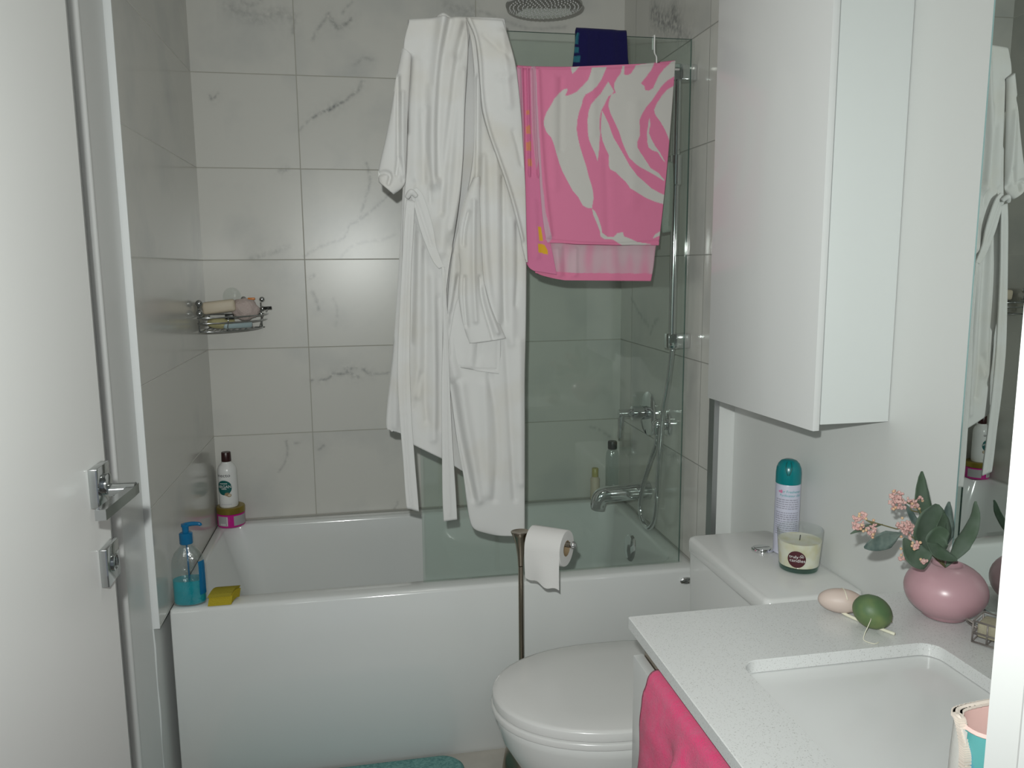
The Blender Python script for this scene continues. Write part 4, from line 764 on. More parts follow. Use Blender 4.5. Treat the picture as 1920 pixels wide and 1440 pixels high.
MB().rings(R, True, True, True).build('seat', M['seat'], tl, auto=50)
R = [egg(.453, .948, .190, .4475), egg(.449, .95, .194, .4495), egg(.449, .95, .194, .4655), egg(.451, .949, .192, .4692), egg(.460, .943, .184, .4712), egg(.52, .91, .13, .4725)]
MB().rings(R, True, True, True).build('lid', M['seat'], tl, auto=50)
for s_ in (-1, 1): MB().lathe([(.012, -.03), (.012, .03)], (.963, YC+s_*.075, .452), 18, axis=(0, 1, 0)).build('hinge', M['seat'], tl, auto=40)
ty0, ty1, tx0, tx1 = YC-.205, YC+.205, .983, 1.2065
R = [rrect(tx0+.012, tx1, ty0+.012, ty1-.012, .014, .40), rrect(tx0+.008, tx1, ty0+.006, ty1-.006, .014, .50), rrect(tx0+.004, tx1, ty0+.003, ty1-.003, .014, TZ-.0405)]
MB().rings(R, True, True, True).build('cistern', M['porcelain'], tl, auto=40)
R = [rrect(tx0+.002, tx1, ty0+.002, ty1-.002, .016, TZ-.0385), rrect(tx0, tx1+.001, ty0, ty1, .018, TZ-.034), rrect(tx0, tx1+.001, ty0, ty1, .018, TZ-.010), rrect(tx0+.003, tx1, ty0+.003, ty1-.003, .017, TZ-.003), rrect(tx0+.010, tx1-.006, ty0+.010, ty1-.010, .014, TZ)]
MB().rings(R, True, True, True).build('cistern_lid', M['porcelain'], tl, auto=45)
bc = ((1.116,-1.199)[0], (1.116,-1.199)[1], TZ)
bn = MB().lathe([(.026, .0003), (.026, .004), (.023, .0065), (.0205, .0065), (.0205, .005)], bc, 32).build('flush_button', M['chrome'], tl, auto=35); bn['label'] = 'round chrome dual flush button'
MB().rings([[(bc[0]+.0195*cos(a), bc[1]+.0195*sin(a), TZ+z) for a in [PI*.03+PI*.94*j/12 for j in range(13)]] for z in (.0045, .008)], True, True, True).build('half_button', M['chrome'], bn, auto=30)
MB().rings([[(bc[0]+.0195*cos(a), bc[1]+.0195*sin(a), TZ+z) for a in [PI*1.03+PI*.94*j/12 for j in range(13)]] for z in (.0045, .0085)], True, True, True).build('half_button', M['chrome'], bn, auto=30)
ly_, lz_ = (-1.404,0.694); lx_ = tx0+.0028
b = MB(); b.add([(lx_, ly_-.002, lz_-.006), (lx_, ly_+.002, lz_-.006), (lx_, ly_, lz_+.004)], [(0, 1, 2)], 0)
for k in range(8):
    a0_, a1_ = PI*k/8, PI*(k+1)/8; b.add([(lx_, ly_+r*cos(a), lz_+.002+r*sin(a)) for r, a in ((.0075, a0_), (.0095, a0_), (.0095, a1_), (.0075, a1_))], [(0, 1, 2, 3)], 1)
b.build('maker_mark', [M['ink_black'], M['ink_blue']], tl, False)

# ------------------------------------------------------------------ paper holder and roll
hx, hy_ = .583, -.905; ph = math.radians(38); ax = (cos(ph), -sin(ph), 0); zr = .692
st = thing('toilet_paper_stand', 'slender bronze floor stand with flared foot and flared top holding the paper roll', 'toilet paper holder', (hx, hy_, 0))
MB().lathe([(.056, .001), (.058, .004), (.057, .010), (.054, .045), (.047, .088), (.034, .125), (.018, .152), (.0095, .168), (.0085, .172)], (hx, hy_, 0), 40).build('foot', M['bronze'], st, auto=60)
MB().lathe([(.0072, .170), (.0068, .40), (.0068, .62)], (hx, hy_, 0), 20).build('pole', M['bronze'], st, auto=50)
MB().lathe([(.0072, .622), (.0085, .647), (.013, .679), (.020, .702), (.026, .715), (.0255, .7165), (.018, .7145), (.0, .7135)], (hx, hy_, 0), 36, sx=1.0, sy=.8).build('flared_top', M['bronze'], st, auto=60)
p0 = Vector((hx, hy_, zr+.010)); e = p0+Vector(ax)*.150
MB().tube([tuple(p0), tuple(p0+Vector(ax)*.05), tuple(e)], .0068, 14).build('roll_arm', M['bronze'], st)
MB().ball(tuple(e), .0095, 18).build('arm_tip', M['chrome'], st)
rc = p0+Vector(ax)*.084-Vector((0, 0, .0115))
rol = thing('toilet_paper_roll', 'white toilet paper roll with a loose hanging sheet on the bronze stand', 'toilet paper', tuple(rc-Vector((0, 0, .047))))
q = Vector((0, 0, 1)).rotation_difference(Vector(ax))
def ringpts(r, h, n=56): return [tuple(rc+q @ Vector((r*cos(2*PI*j/n), r*sin(2*PI*j/n), h))) for j in range(n)]
hw_ = .049
MB().rings([ringpts(.0208, -hw_), ringpts(.0455, -hw_), ringpts(.047, -hw_+.002), ringpts(.047, hw_-.002), ringpts(.0455, hw_), ringpts(.0208, hw_), ringpts(.0208, -hw_)], True).build('paper_roll', M['paper'], rol, auto=50)
MB().rings([ringpts(.0188, -hw_), ringpts(.0205, -hw_), ringpts(.0205, hw_), ringpts(.0188, hw_), ringpts(.0188, -hw_)], True).build('core_tube', M['card'], rol, auto=50)
mv = Vector((-sin(ph), -cos(ph), 0)); b = MB(); V_ = []; nu_, nv_ = 18, 26
for i in range(nv_):
    t = i/(nv_-1)
    for j in range(nu_):
        s_ = -1+2*j/(nu_-1)
        if t < .25: a = PI/2*(1-t/.25); off = .0476; p = rc+mv*off*cos(a)+Vector((0, 0, off*sin(a)))
        else:
            u_ = (t-.25)/.75; L_ = .078+.020*(s_+1)/2+.004*sin(6*s_); 
            p = rc+mv*(.0476+.002*sin(u_*3))+Vector((0, 0, -L_*u_))+mv*(.004*u_*sin(s_*3+1))
        w_ = hw_*(1-.06*max(0, t-.5)*(1 if s_ > 0 else 0))
        V_.append(tuple(p+Vector(ax)*w_*s_))
n_ = len(V_); V2 = [tuple(Vector(p)-mv*.0005) for p in V_]
F_ = [(i*nu_+j, i*nu_+j+1, (i+1)*nu_+j+1, (i+1)*nu_+j) for i in range(nv_-1) for j in range(nu_-1)]
b.add(V_, F_); b.build('loose_sheet', M['paper'], rol)

# ------------------------------------------------------------------ vanity
VY0, VY1, ZC = -1.69, -2.436, .832
van = thing('vanity_cabinet', 'white gloss vanity cabinet under the quartz counter', 'cabinet', (.9, -2.06, 0))
b = MB().box((.645, VY0-.004, .10), (1.2085, VY1+.002, .8115), .001); b.box((.70, VY0-.02, 0), (1.2085, VY1+.002, .0995)); b.build('carcass', M['gloss'], van, False)
for z0_, z1_ in ((.435, .763), (.105, .430)):
    MB().box((.622, VY0, z0_), (.6395, VY1+.003, z1_), .0012).build('drawer_front', M['gloss'], van, auto=30)
b = MB().box((.6405, VY0-.003, .752), (.6445, VY1+.003, .8110)); b.box((.6405, VY0-.003, .747), (.6445, VY1+.003, .7515)); b.build('handle_channel', M['bronze'], van, False)
cx = (.722, 1.042); cy_ = (-2.29, -1.868)
ct = [rrect(.612, 1.2085, VY1, VY0, .002, ZC-.0195), rrect(.612, 1.2085, VY1, VY0, .002, ZC-.0012), rrect(.6132, 1.2073, VY1+.0012, VY0-.0012, .002, ZC),
      rrect(cx[0]-.0008, cx[1]+.0008, cy_[0]-.0008, cy_[1]+.0008, .028, ZC), rrect(cx[0], cx[1], cy_[0], cy_[1], .028, ZC-.0008), rrect(cx[0], cx[1], cy_[0], cy_[1], .028, ZC-.0195), rrect(.612, 1.2085, VY1, VY0, .002, ZC-.0195)]
tag(MB().rings(ct).build('countertop', M['counter'], None, True, 30), 'pale speckled quartz counter with a rectangular sink cut-out', 'countertop')
sk = thing('sink', 'white rectangular undermount sink below the quartz counter', 'sink', (.88, -2.08, .67))
e_ = .004; R = [rrect(cx[0]-.028, cx[1]+.028, cy_[0]-.028, cy_[1]+.028, .05, ZC-.021), rrect(cx[0]-e_, cx[1]+e_, cy_[0]-e_, cy_[1]+e_, .032, ZC-.021), rrect(cx[0]-e_+.001, cx[1]+e_-.001, cy_[0]-e_+.001, cy_[1]+e_-.001, .031, ZC-.024),
     rrect(cx[0]+.004, cx[1]-.004, cy_[0]+.004, cy_[1]-.004, .032, ZC-.10), rrect(cx[0]+.009, cx[1]-.009, cy_[0]+.009, cy_[1]-.009, .036, ZC-.135), rrect(cx[0]+.022, cx[1]-.022, cy_[0]+.022, cy_[1]-.022, .036, ZC-.152), rrect(cx[0]+.05, cx[1]-.05, cy_[0]+.05, cy_[1]-.05, .03, ZC-.158)]
MB().rings(R, True, False, True).build('basin', M['porcelain'], sk, auto=60)
MB().lathe([(.022, 0), (.022, .002), (.018, .003), (0, .002)], (.90, -2.09, ZC-.1575), 24).build('drain', M['chrome'], sk, auto=40)

# pink hand towel over the top drawer front
b = MB(); nu_, nv_ = 70, 90; P = np.zeros((nv_, nu_, 3))
ya, yb_ = -1.795, -2.215
for i in range(nv_):
    t = i/(nv_-1)
    for j in range(nu_):
        s_ = j/(nu_-1); y = ya+(yb_-ya)*s_
        if t < .14:      # behind the drawer front, over its top edge, down its face
            a = t/.14; x = .6402-.0012+.002*0; z = .752+.022*a; x = .6398
        elif t < .30:
            a = PI*(t-.14)/.16; x = .6259+.0139*cos(a); z = .7745+.016*sin(a)
        else:
            d = (t-.30)/.70; L_ = .50*d
            swell = .010*min(1, d*9)
            fold = .026*math.exp(-((y-(-1.945-.06*d))/.020)**2)*min(1, d*9)-.013*math.exp(-((y-(-1.905-.03*d))/.022)**2)*min(1, d*9)+.008*math.exp(-((y-(-2.10-.05*d))/.03)**2)*min(1, d*4)+.006*math.exp(-((y-(-1.84))/.03)**2)
            x = .612-swell*.8-fold*(.6+d)*min(1, d*10); z = .7745-L_
            y = y+(.055*(d**1.2) if s_ < .5 else 0)*(1-s_*2 if s_ < .5 else 0)
        x -= .0025*noise.noise((y*30, z*30, 2)) if t > .32 else 0
        if t > .30: x = min(x, .6140)
        P[i, j] = (x, y, z)
e0 = np.abs(np.linspace(-1, 1, nu_)); rnd = np.where(e0 > .93, ((e0-.93)/.07)**2, 0)
P[30:, :, 0] += (.008*rnd)[None, :]*np.linspace(0, 1, nv_-30)[:, None]
du = np.gradient(P, axis=1); dv = np.gradient(P, axis=0); N = np.cross(du, dv); N /= np.linalg.norm(N, axis=-1, keepdims=True)
if N[60, 30, 0] > 0: N = -N
th = np.full((nv_, nu_, 1), .006); th[:30] = np.interp(np.arange(30), [0, 17, 29], [.0004, .0004, .006])[:, None, None]; Q = P+N*th; n_ = nu_*nv_; idx = np.arange(n_).reshape(nv_, nu_); F_ = []
for i in range(nv_-1):
    for j in range(nu_-1):
        k = [int(idx[i, j]), int(idx[i, j+1]), int(idx[i+1, j+1]), int(idx[i+1, j])]; F_ += [tuple(k), tuple(q_+n_ for q_ in k[::-1])]
E_ = [(idx[i, 0], idx[i+1, 0]) for i in range(nv_-1)]+[(idx[i+1, -1], idx[i, -1]) for i in range(nv_-1)]+[(idx[0, j+1], idx[0, j]) for j in range(nu_-1)]+[(idx[-1, j], idx[-1, j+1]) for j in range(nu_-1)]
F_ += [(int(a), int(c), int(c)+n_, int(a)+n_) for a, c in E_]
b.add(P.reshape(-1, 3).tolist()+Q.reshape(-1, 3).tolist(), F_)
tag(b.build('hand_towel', M['hotpink']), 'hot pink hand towel hung over the top drawer of the vanity', 'towel')

# wall cabinet over the cistern, door slightly ajar
wc = thing('wall_cabinet', 'tall white gloss wall cabinet above the toilet with its door slightly ajar', 'cabinet', (1.13, -1.31, 1.10))
b = MB().box((1.0615, -1.503, 1.0995), (1.2085, -1.09, 2.16), .0008); b.build('cabinet_body', M['cabside'], wc, False)
o = MB().box((0, 0, 1.0885), (.0145, .413, 2.165), .0010).build('door', M['gloss'], None, auto=30)
o.location = (1.0425, -1.5085, 0); o.rotation_euler = (0, 0, math.radians(4.4)); o.parent = wc; o.matrix_parent_inverse = Matrix.Translation(wc.location).inverted()
MB().box((1.2088, -1.50, 2.05), (1.2096, -1.12, 2.08)).build('mounting_rail', M['alu'], wc, False)

# mirror
mr_ = thing('wall_mirror', 'large frameless mirror on the painted wall above the counter', 'mirror', (1.206, -2.06, ZC+.003))
mx0, my0, my1, mz0, mz1 = 1.2035, -1.704, -2.434, ZC+.0015, 2.25
b = MB().box((mx0+.0004, my0-.0015, mz0), (1.2092, my1, mz1)); b.build('mirror_back', M['glass_edge'], mr_, False)
b = MB().add([(mx0, my0-.002, mz0+.001), (mx0, my1, mz0+.001), (mx0, my1, mz1), (mx0, my0-.002, mz1)], [(0, 1, 2, 3)]); b.build('mirror_pane', M['mirror'], mr_, False)
b = MB().add([(mx0, my0-.002, mz0), (mx0, my0-.002, mz1), (mx0+.0008, my0+.0022, mz1), (mx0+.0008, my0+.0022, mz0)], [(0, 1, 2, 3)]); b.build('polished_edge', M['mirror_edge'], mr_, False)

# ------------------------------------------------------------------ on the cistern
kx, ky, kz = 1.163, -1.2205, TZ+.0008
can = thing('air_freshener_can', 'pale lilac spray can with rounded teal cap at the back of the cistern', 'spray can', (kx, ky, kz))
MB().lathe([(.0255, 0), (.0285, .003), (.0285, .166), (.0275, .170)], (kx, ky, kz), 40).build('can_body', M['canbody'], can, auto=40)
cap = [(.0285, .1705), (.0288, .172), (.0288, .196), (.0275, .207), (.0235, .217), (.0175, .2235), (.010, .2265), (0, .227)]
MB().lathe(cap, (kx, ky, kz), 40).build('cap', M['teal'], can, auto=60)
fa = math.atan2(-2.883-ky, .199-kx)
b = MB()
for s_ in (-1, 1):
    pts = [(kx+(r+.0006)*cos(fa+s_*w_), ky+(r+.0006)*sin(fa+s_*w_), kz+h) for r, h, w_ in ((.0180, .2232, .22), (.0242, .2155, .26), (.0278, .205, .20), (.0288, .194, .05))]
    b.tube(pts, .0011, 8, 5)
b.build('cap_groove', M['ink_green'], can)
lz0 = kz
b = MB(); art(b, 'Air Freshener', .0088, fa+.28, lz0+.152, (kx, ky), .0285, .0004); art(b, "Purificateur d'air", .0078, fa+.28, lz0+.143, (kx, ky), .0285, .0004); b.build('heading_print', M['ink_teal'], can, False)
b = MB(); rr_ = random.Random(5)
for k in range(17):
    z = lz0+.134-.0052*k
    if k in (5,): continue
    x = -.028
    while x < .026:
        w_ = rr_.uniform(.003, .008); vs, fs = rect_art(x, min(x+w_, .028), 0, .0022 if k not in (8, 9) else .003, 2); wrap(b, vs, fs, (kx, ky), .0285, fa, z, 0, .0004); x += w_+.0013
b.build('small_print', M['ink_grey'], can, False)
b = MB(); vs, fs = disc_art(.0042, .0026); wrap(b, vs, fs, (kx, ky), .0285, fa-.62, lz0+.154, 0, .0004); vs, fs = disc_art(.0026, .0042); wrap(b, vs, fs, (kx, ky), .0285, fa-.50, lz0+.1545, 0, .0004); b.build('logo_print', M['ink_pink'], can, False)
ex, ey, ez = 1.1405, -1.3185, TZ+.0008
cn = thing('candle', 'cream candle in a clear glass tumbler with a maroon round label, front of the cistern', 'candle', (ex, ey, ez))
def rg(h): return .0425+(.050-.0425)*h/.094
b = MB().lathe([(.036, 0), (.0415, .002), (rg(.012), .012)], (ex, ey, ez), 44); b.build('glass_foot', M['footglass'], cn, auto=50)
b = MB().lathe([(rg(.012), .0125), (rg(.05), .05), (rg(.092), .092), (rg(.094)-.0008, .0938), (rg(.092)-.0028, .092), (rg(.075)-.003, .070)], (ex, ey, ez), 52, cap=False); b.build('tumbler', M['thinglass'], cn, auto=60)
b = MB().lathe([(rg(.013)-.0012, .0128), (rg(.03)-.0012, .03), (rg(.068)-.0012, .068), (rg(.068)-.012, .0672), (.014, .0655), (0, .065)], (ex, ey, ez), 48); b.build('wax', M['wax'], cn, auto=60)
MB().tube([(ex, ey, ez+.065), (ex+.001, ey, ez+.077)], .0011, 8).build('wick', M['black'], cn)
fa = math.atan2(-2.883-ey, .199-ex)-.10
b = MB(); vs, fs = disc_art(.0195, .0195); zz = ez+.035; wrap(b, vs, fs, (ex, ey), lambda z: rg(z-ez), fa, zz, 0, .0006); b.build('label_disc', M['maroon'], cn, False)
b = MB(); ra = lambda z: rg(z-ez)
def art2(s, size, x, dz, bold=1.0):
    vs, fs = text_verts(s, size, 'LEFT'); wrap(b, [(v.x*1.08+x, v.y) for v in vs], fs, (ex, ey), ra, fa, zz+dz, 0, .0010)
art2('truly', .0098, -.0160, .0028); art2('candles.', .0105, -.0150, -.0058)
for px_o, dz, r_ in ((.0105, .0095, .0028), (.0082, .0068, .0022), (.0128, .0068, .0022)):
    R = []
    vs = [((px_o)+q_*cos(2*PI*k/16), dz+q_*sin(2*PI*k/16)) for q_ in (r_, r_-.0006) for k in range(16)]
    wrap(b, vs, [(k, (k+1) % 16, 16+(k+1) % 16, 16+k) for k in range(16)], (ex, ey), ra, fa, zz, 0, .0010)
b.build('label_lettering', M['ink_white'], cn, False)

# ------------------------------------------------------------------ on the counter
vx, vy = 1.1215, -1.792; VB_ = ZC+.0008
vs_ = thing('bud_vase', 'round mauve ceramic vase holding leaves and pink blossom on the counter', 'vase', (vx, vy, VB_))
pr_ = [(.0, .003), (.022, .0015), (.027, 0), (.033, .0025)]
for k in range(1, 15):
    a = -PI/2+.42+(PI-.42-.42)*k/14; pr_.append((.0625*cos(a), .0465+.0475*sin(a)))
pr_ += [(.0245, .0900), (.0225, .0892), (.0215, .084), (.0, .080)]
MB().lathe(pr_, (vx, vy, VB_), 56, cap=False).build('vase_body', M['vase'], vs_)
VT = VB_+.086
def leaf(pts, w, m, tilt=(0, -1, 0), cup=.25, nm='leaf', par=None):
    """a curved fabric leaf along pts, widest past the middle, with real thickness"""
    P, _ = catmull([Vector(p) for p in pts], [0]*len(pts), 5); n = len(P); b = MB(); k = 7; top = []; bot = []
    for i, p in enumerate(P):
        t = i/(n-1); d = (P[min(i+1, n-1)]-P[max(i-1, 0)]).normalized(); s_ = d.cross(Vector(tilt)).normalized(); nn = s_.cross(d)
        hw = w*max(.06, (sin(PI*min(1, t*.93+.07)**.8))**.75) if t < .97 else w*.12
        hw *= min(1, .12+2.6*t)
        for j in range(k):
            u_ = -1+2*j/(k-1); q_ = p+s_*hw*u_+nn*(cup*hw*(u_*u_-.35)+.0012*noise.noise(p*90)); top.append(tuple(q_)); bot.append(tuple(q_-nn*.0009))
    F_ = [(i*k+j, i*k+j+1, (i+1)*k+j+1, (i+1)*k+j) for i in range(n-1) for j in range(k-1)]; N_ = len(top)
    rim = [(i*k, (i+1)*k) for i in range(n-1)]+[((i+1)*k+k-1, i*k+k-1) for i in range(n-1)]
    b.add(top+bot, F_+[tuple(q_+N_ for q_ in f[::-1]) for f in F_]+[(a, c, c+N_, a+N_) for a, c in rim]); return b.build(nm, m, par)
def on_y(xz, y): return (xz[0], y, xz[1])
spray = thing('leaf_spray', 'spray of dusty green artificial leaves and pale pink blossom standing in the mauve vase', 'artificial plant', (vx, vy, VT))
L1 = lambda y, pts: [on_y(p, y) for p in pts]
base = (vx, vy+.004, VT-.004)
leaf([base]+L1(-1.775, [(1.084,1.016), (1.077,1.048), (1.076,1.076)]), .0135, M['leaf'], par=spray)
leaf(L1(-1.772, [(1.049,0.973),(1.025,0.965),(1.001,0.958),(0.983,0.953)]), .0150, M['leaf_blue'], (.15, -1, .2), par=spray)
leaf(L1(-1.765, [(1.019,0.988),(1,0.986),(0.98,0.982),(0.961,0.976)]), .0050, M['leaf'], (0, -.5, 1), par=spray)
leaf(L1(-1.775, [(1.077,0.981),(1.068,0.995),(1.058,1.011),(1.05,1.023)]), .0055, M['leaf_blue'], par=spray)
leaf(L1(-1.800, [(1.078,0.949),(1.074,0.971),(1.076,0.994),(1.084,1.015),(1.088,1.028)]), .0320, M['leaf'], (.1, -1, .15), par=spray)
leaf(L1(-1.787, [(1.113,0.937),(1.116,0.968),(1.117,0.995),(1.12,1.026)]), .0180, M['leaf_blue'], (.2, -1, .1), par=spray)
leaf(L1(-1.806, [(1.092,0.945),(1.092,0.972),(1.094,0.994),(1.096,1.014)]), .0240, M['leaf'], (.35, -1, .1), par=spray)
leaf(L1(-1.835, [(1.046,0.979),(1.06,0.967),(1.08,0.956),(1.103,0.946)]), .0115, M['leaf'], (0, -1, .5), par=spray)
leaf(L1(-1.835, [(1.057,0.961),(1.038,0.958),(1.019,0.966),(1.005,0.989)]), .0205, M['leaf'], (0, -1, .3), par=spray)
leaf(L1(-1.822, [(1.065,0.957),(1.07,0.971),(1.08,0.984),(1.095,0.988)]), .0215, M['leaf'], (.2, -1, .4), par=spray)
leaf([base, (1.150, -1.785, VT+.030), (1.176, -1.778, VT+.066), (1.186, -1.768, VT+.098)], .0150, M['leaf'], (1, .2, .3), par=spray)
b = MB()
def stem(pts, r=.0011): b.tube(pts, r, 7, 4)
stem([base]+L1(-1.775, [(1.074,1.012),(1.057,1.023),(1.044,1.03)])); stem([base]+L1(-1.772, [(1.058,0.974),(1.038,0.981),(1.014,0.989),(0.984,0.999)])); stem([base]+L1(-1.775, [(1.074,1.017),(1.07,1.026)])); stem([base]+L1(-1.78, [(1.072,0.974),(1.052,0.978)]))
stem(L1(-1.772, [(0.999,0.991),(0.984,0.999),(0.977,1.006)])); stem(L1(-1.775, [(1.075,1.008),(1.063,1.011),(1.059,1.016)])); b.build('stems', M['twig'], spray)
rr_ = random.Random(11); flo = 0
def cluster(cxz, y, r, n, nb):
    """one head of blossom: many small crumpled petals and a few berries"""
    b = MB(); c = Vector(on_y(cxz, y))
    for k in range(n):
        d = Vector((rr_.gauss(0, 1), rr_.gauss(0, 1), rr_.gauss(0, 1))).normalized()*r*rr_.uniform(.35, 1)
        for e in range(3):
            b.ball(tuple(c+d+Vector((rr_.gauss(0, .0012), rr_.gauss(0, .0012), rr_.gauss(0, .0012)))), (.0030, .0018, .0026), 7, 0, Matrix.Rotation(rr_.uniform(0, 6), 3, 'X') @ Matrix.Rotation(rr_.uniform(0, 6), 3, 'Z'))
    for k in range(nb):
        d = Vector((rr_.gauss(0, 1), rr_.gauss(0, 1)-.5, rr_.gauss(0, 1)-.3)).normalized()*r*1.15; b.ball(tuple(c+d), .0024, 8, 1)
    b.build('blossom', [M['petal'], M['bud']], spray)
for xy, y, r, n, nb in (((1.039,1.029), -1.772, .0165, 34, 5), ((1.07,1.025), -1.775, .0105, 12, 4), ((0.967,0.995), -1.772, .0105, 14, 3), ((0.977,1.008), -1.772, .0065, 6, 2), ((0.994,0.984), -1.772, .0125, 12, 7), ((1.05,0.984), -1.785, .0165, 28, 3),
                         ((1.047,0.94), -1.79, .0125, 12, 6), ((1.022,0.98), -1.842, .0065, 6, 4), ((1.034,0.955), -1.846, .0040, 4, 1)):
    cluster(xy, y, r, n, nb)

# soaps on a cord
g0 = (0.964,-1.746); ro = Matrix.Rotation(math.radians(-27), 3, 'Z')
s1 = thing('beige_soap', 'beige oval soap tied with a thin cord, left of the green soap', 'soap', (g0[0], g0[1], ZC))
MB().ball((g0[0], g0[1], ZC+.0208), (.0365, .0215, .020), 32, 0, ro).build('soap_body', M['soap_beige'], s1)
b = MB(); pts = []
for k in range(17):
    a = -1.0+PI*1.15*k/16; v = ro @ Vector((.0037*(k-8)/4, .0219*cos(a), .0204*sin(a))); pts.append((g0[0]+v.x, g0[1]+v.y, ZC+.0208+v.z))
b.tube(pts, .0007, 7); b.build('thin_cord', M['cream'], s1)
g1 = (0.98,-1.806)
s2 = thing('green_soap', 'green lime-shaped soap leaning beside the beige soap on the counter', 'soap', (g1[0], g1[1], ZC))
b = MB().ball((g1[0], g1[1], ZC+.0268), (.0315, .0285, .0258), 32, 0, Matrix.Rotation(.5, 3, 'Y')); b.v = [tuple(Vector(v)+(Vector(v)-Vector((g1[0], g1[1], ZC+.0268))).normalized()*.0005*noise.noise(Vector(v)*160)) for v in b.v]; b.build('soap_body', M['soap_green'], s2)
b = MB().ball((g1[0]+.0215, g1[1]-.018, ZC+.0165), .0016, 8); b.build('stalk_end', M['twig'], s2)
b = MB(); b.tube([(g1[0]-.018, g1[1]-.0225, ZC+.0275), (g1[0]-.023, g1[1]-.029, ZC+.028), (g1[0]-.031, g1[1]-.035, ZC+.022), (g1[0]-.036, g1[1]-.034, ZC+.008), (g1[0]-.040, g1[1]-.040, ZC+.0016), (g1[0]-.032, g1[1]-.053, ZC+.0016), (g1[0]-.022, g1[1]-.050, ZC+.0016)], .0006, 7, 6); b.build('thin_cord', M['cream'], s2)
c0, c1 = (0.958,-1.751), (0.997,-1.84)
b = MB().tube([(c0[0], c0[1], ZC+.006), (c0[0]+.006, c0[1]-.010, ZC+.0034), (c0[0]*.6+c1[0]*.4, c0[1]*.6+c1[1]*.4-.002, ZC+.0034), (c1[0], c1[1], ZC+.0034)], [.0014, .0026, .0026, .0024], 12, 6)
tag(b.build('soap_cord', M['cream']), 'thick cream cord lying on the counter in front of the two soaps', 'cord')
# small wire basket with a bristle block, near the mirror
bk = thing('nail_brush', 'straw-coloured nail brush in a dark wire holder under the mirror', 'nail brush', (1.135, -1.893, ZC))
ang = math.radians(-58); RT = Matrix.Rotation(ang, 3, 'Z'); bc_ = Vector((1.138, -1.905, ZC))
def loc(x, y, z): return tuple(bc_+RT @ Vector((x, y, z)))
bm_ = MB().box((-.036, -.019, .010), (.036, .019, .034), .004, seg=3); bm_.v = [loc(*v) for v in bm_.v]; bm_.build('bristle_block', M['straw'], bk)
b = MB()
for z in (.003, .018, .036): b.tube([loc(x, y, z) for x, y in ((-.040, -.023), (.040, -.023), (.040, .023), (-.040, .023), (-.040, -.023))], .0014, 7)
for x in (-.040, -.02, 0, .02, .040): b.tube([loc(x, -.023, .002), loc(x, -.023, .037)], .0012, 7); b.tube([loc(x, .023, .002), loc(x, .023, .037)], .0012, 7); b.tube([loc(x, -.023, .003), loc(x, .023, .003)], .0012, 7)
b.tube([loc(-.041, -.014, .028), loc(-.052, -.012, .031), loc(-.055, 0, .024), loc(-.052, .010, .016), loc(-.041, .012, .010)], .0018, 8, 5); b.build('wire_holder', M['basketwire'], bk)

# cosmetic pouch standing open by the doorway
pg = thing('cosmetic_pouch', 'open zipped cosmetic pouch with blue-green print and pink lining by the door frame', 'pouch', (.747, -2.358, ZC))
def prow(z, w, d, y0=-2.358): 
    n = 40; return [(.747+w*(abs(cos(2*PI*j/n))**.55)*(1 if cos(2*PI*j/n) >= 0 else -1), y0+d*(abs(sin(2*PI*j/n))**.8)*(1 if sin(2*PI*j/n) >= 0 else -1), z) for j in range(n)]
fr = [prow(ZC+0.0010, .066, .024), prow(ZC+0.0060, .072, .029), prow(ZC+0.0905, .078, .029), prow(ZC+0.1720, .077, .028), prow(ZC+0.2000, .076, .027)]
b = MB().rings(fr, True, True, False); b.build('printed_side', M['bagblue'], pg, auto=60)
b = MB().rings([prow(ZC+0.2002, .0758, .0268), prow(ZC+0.2027, .0740, .0250), prow(ZC+0.2000, .0735, .0245), prow(ZC+0.1358, .074, .0245), prow(ZC+0.0300, .070, .022)], True, False, True); b.build('lining', M['baglining'], pg, auto=60)
b = MB().rings([[(p[0]-.0015, p[1]+.0005, p[2]) for p in r[11:22]] for r in (prow(ZC+0.0020, .0735, .029), prow(ZC+0.0905, .0795, .029), prow(ZC+0.1720, .0785, .028), prow(ZC+0.2009, .0772, .0272))], False); b.build('quilted_end', M['bagwhite'], pg)
b = MB(); top = prow(ZC+0.2041, .0760, .0268); dn = prow(ZC+0.1720, .0795, .0288); md = prow(ZC+0.0905, .0805, .030); lw_ = prow(ZC+0.0200, .0755, .030)
zp = [top[2], top[6], top[10], top[14], top[17], top[19], tuple((Vector(top[20])+Vector(dn[21]))/2), dn[21], tuple((Vector(dn[21])+Vector(md[21]))/2), md[21], lw_[21]]
Pz, _ = catmull([Vector(p) for p in zp], [0]*len(zp), 8)
for k, p in enumerate(Pz[:-1]): b.box([p[i]-(.0036, .0030, .0010)[i] for i in range(3)], [p[i]+(.0036, .0030, .0010)[i] for i in range(3)])
b.tube([tuple(p) for p in Pz], .0022, 8); b.build('zip_fastener', M['zip'], pg, False)

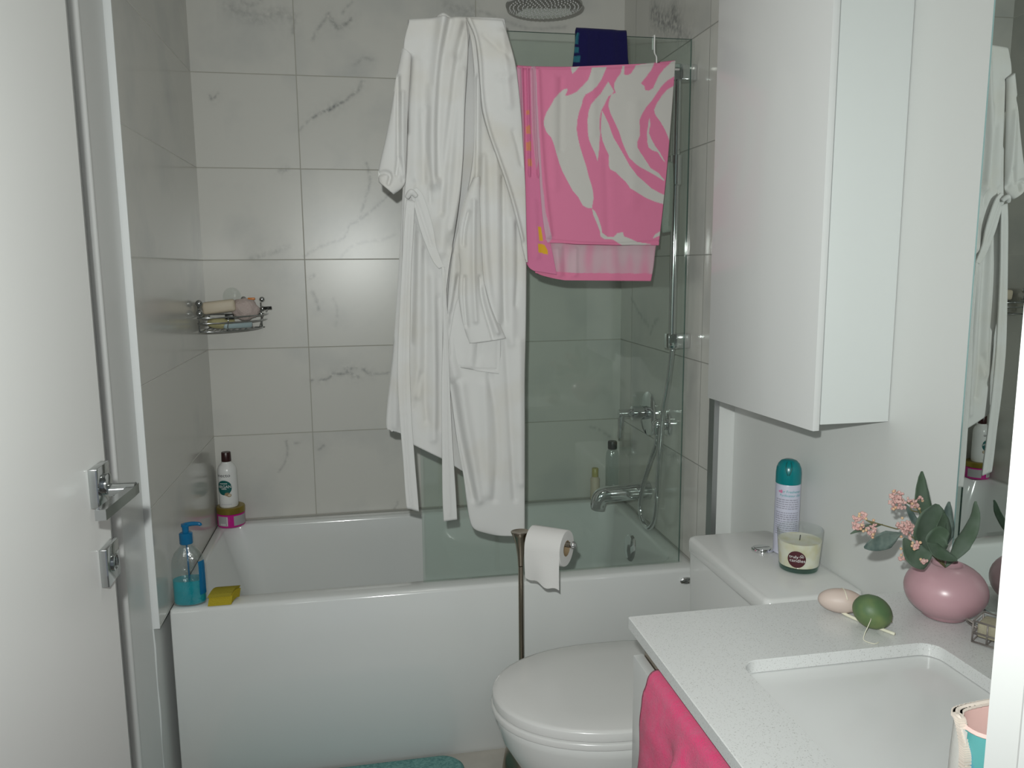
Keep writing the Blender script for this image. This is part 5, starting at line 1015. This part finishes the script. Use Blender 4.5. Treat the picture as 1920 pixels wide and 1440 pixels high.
# ------------------------------------------------------------------ camera and light
f_px = 1489.63; yaw, pitch, roll = map(math.radians, (10.4390, -8.5306, -.4638))
fw = Vector((sin(yaw)*cos(pitch), cos(yaw)*cos(pitch), sin(pitch))); rt = Vector((cos(yaw), -sin(yaw), 0)); up = rt.cross(fw)
rt, up = rt*cos(roll)+up*sin(roll), up*cos(roll)-rt*sin(roll)
cd = bpy.data.cameras.new('camera'); co = bpy.data.objects.new('camera', cd); C.objects.link(co)
cd.sensor_width = 36; cd.lens = 36*f_px/1920; cd.clip_start = .02
mw = Matrix((rt, up, -fw)).transposed().to_4x4(); mw.translation = (.19894, -2.88327, 1.41159); co.matrix_world = mw
bpy.context.scene.camera = co
eye = Vector((.19894, -2.88327, 1.41159))
# the camera's own flash: above and a little left of the lens
sl = bpy.data.lights.new('camera_flash', 'SPOT'); sl.energy = 78; sl.color = (.965, 1.0, .965); sl.shadow_soft_size = .011; sl.spot_size = math.radians(118); sl.spot_blend = 1.0
so = bpy.data.objects.new('camera_flash', sl); C.objects.link(so)
so.location = eye+up*.086-rt*.034-fw*.015; so.rotation_euler = (fw+up*.02).to_track_quat('-Z', 'Y').to_euler()
# faint unseen fill added under the ceiling, and daylight reaching in from the hall
al = bpy.data.lights.new('ceiling_fill', 'AREA'); al.shape = 'DISK'; al.size = .30; al.energy = 1.1; al.color = (1.0, .97, .90)
ao = bpy.data.objects.new('ceiling_fill', al); C.objects.link(ao); ao.location = (.42, -1.5, HC-.02)
w = bpy.data.worlds.new('hall_daylight'); bpy.context.scene.world = w; w.use_nodes = True
w.node_tree.nodes['Background'].inputs[0].default_value = (.80, .88, 1.0, 1); w.node_tree.nodes['Background'].inputs[1].default_value = .25
sc = bpy.context.scene
sc.view_settings.view_transform = 'Standard'; sc.view_settings.look = 'None'; sc.view_settings.gamma = 1; sc.view_settings.use_curve_mapping = False
sc.view_settings.exposure = 0.0
sc.cycles.max_bounces = 10; sc.cycles.transparent_max_bounces = 24; sc.cycles.sample_clamp_indirect = 25; sc.cycles.use_denoising = True
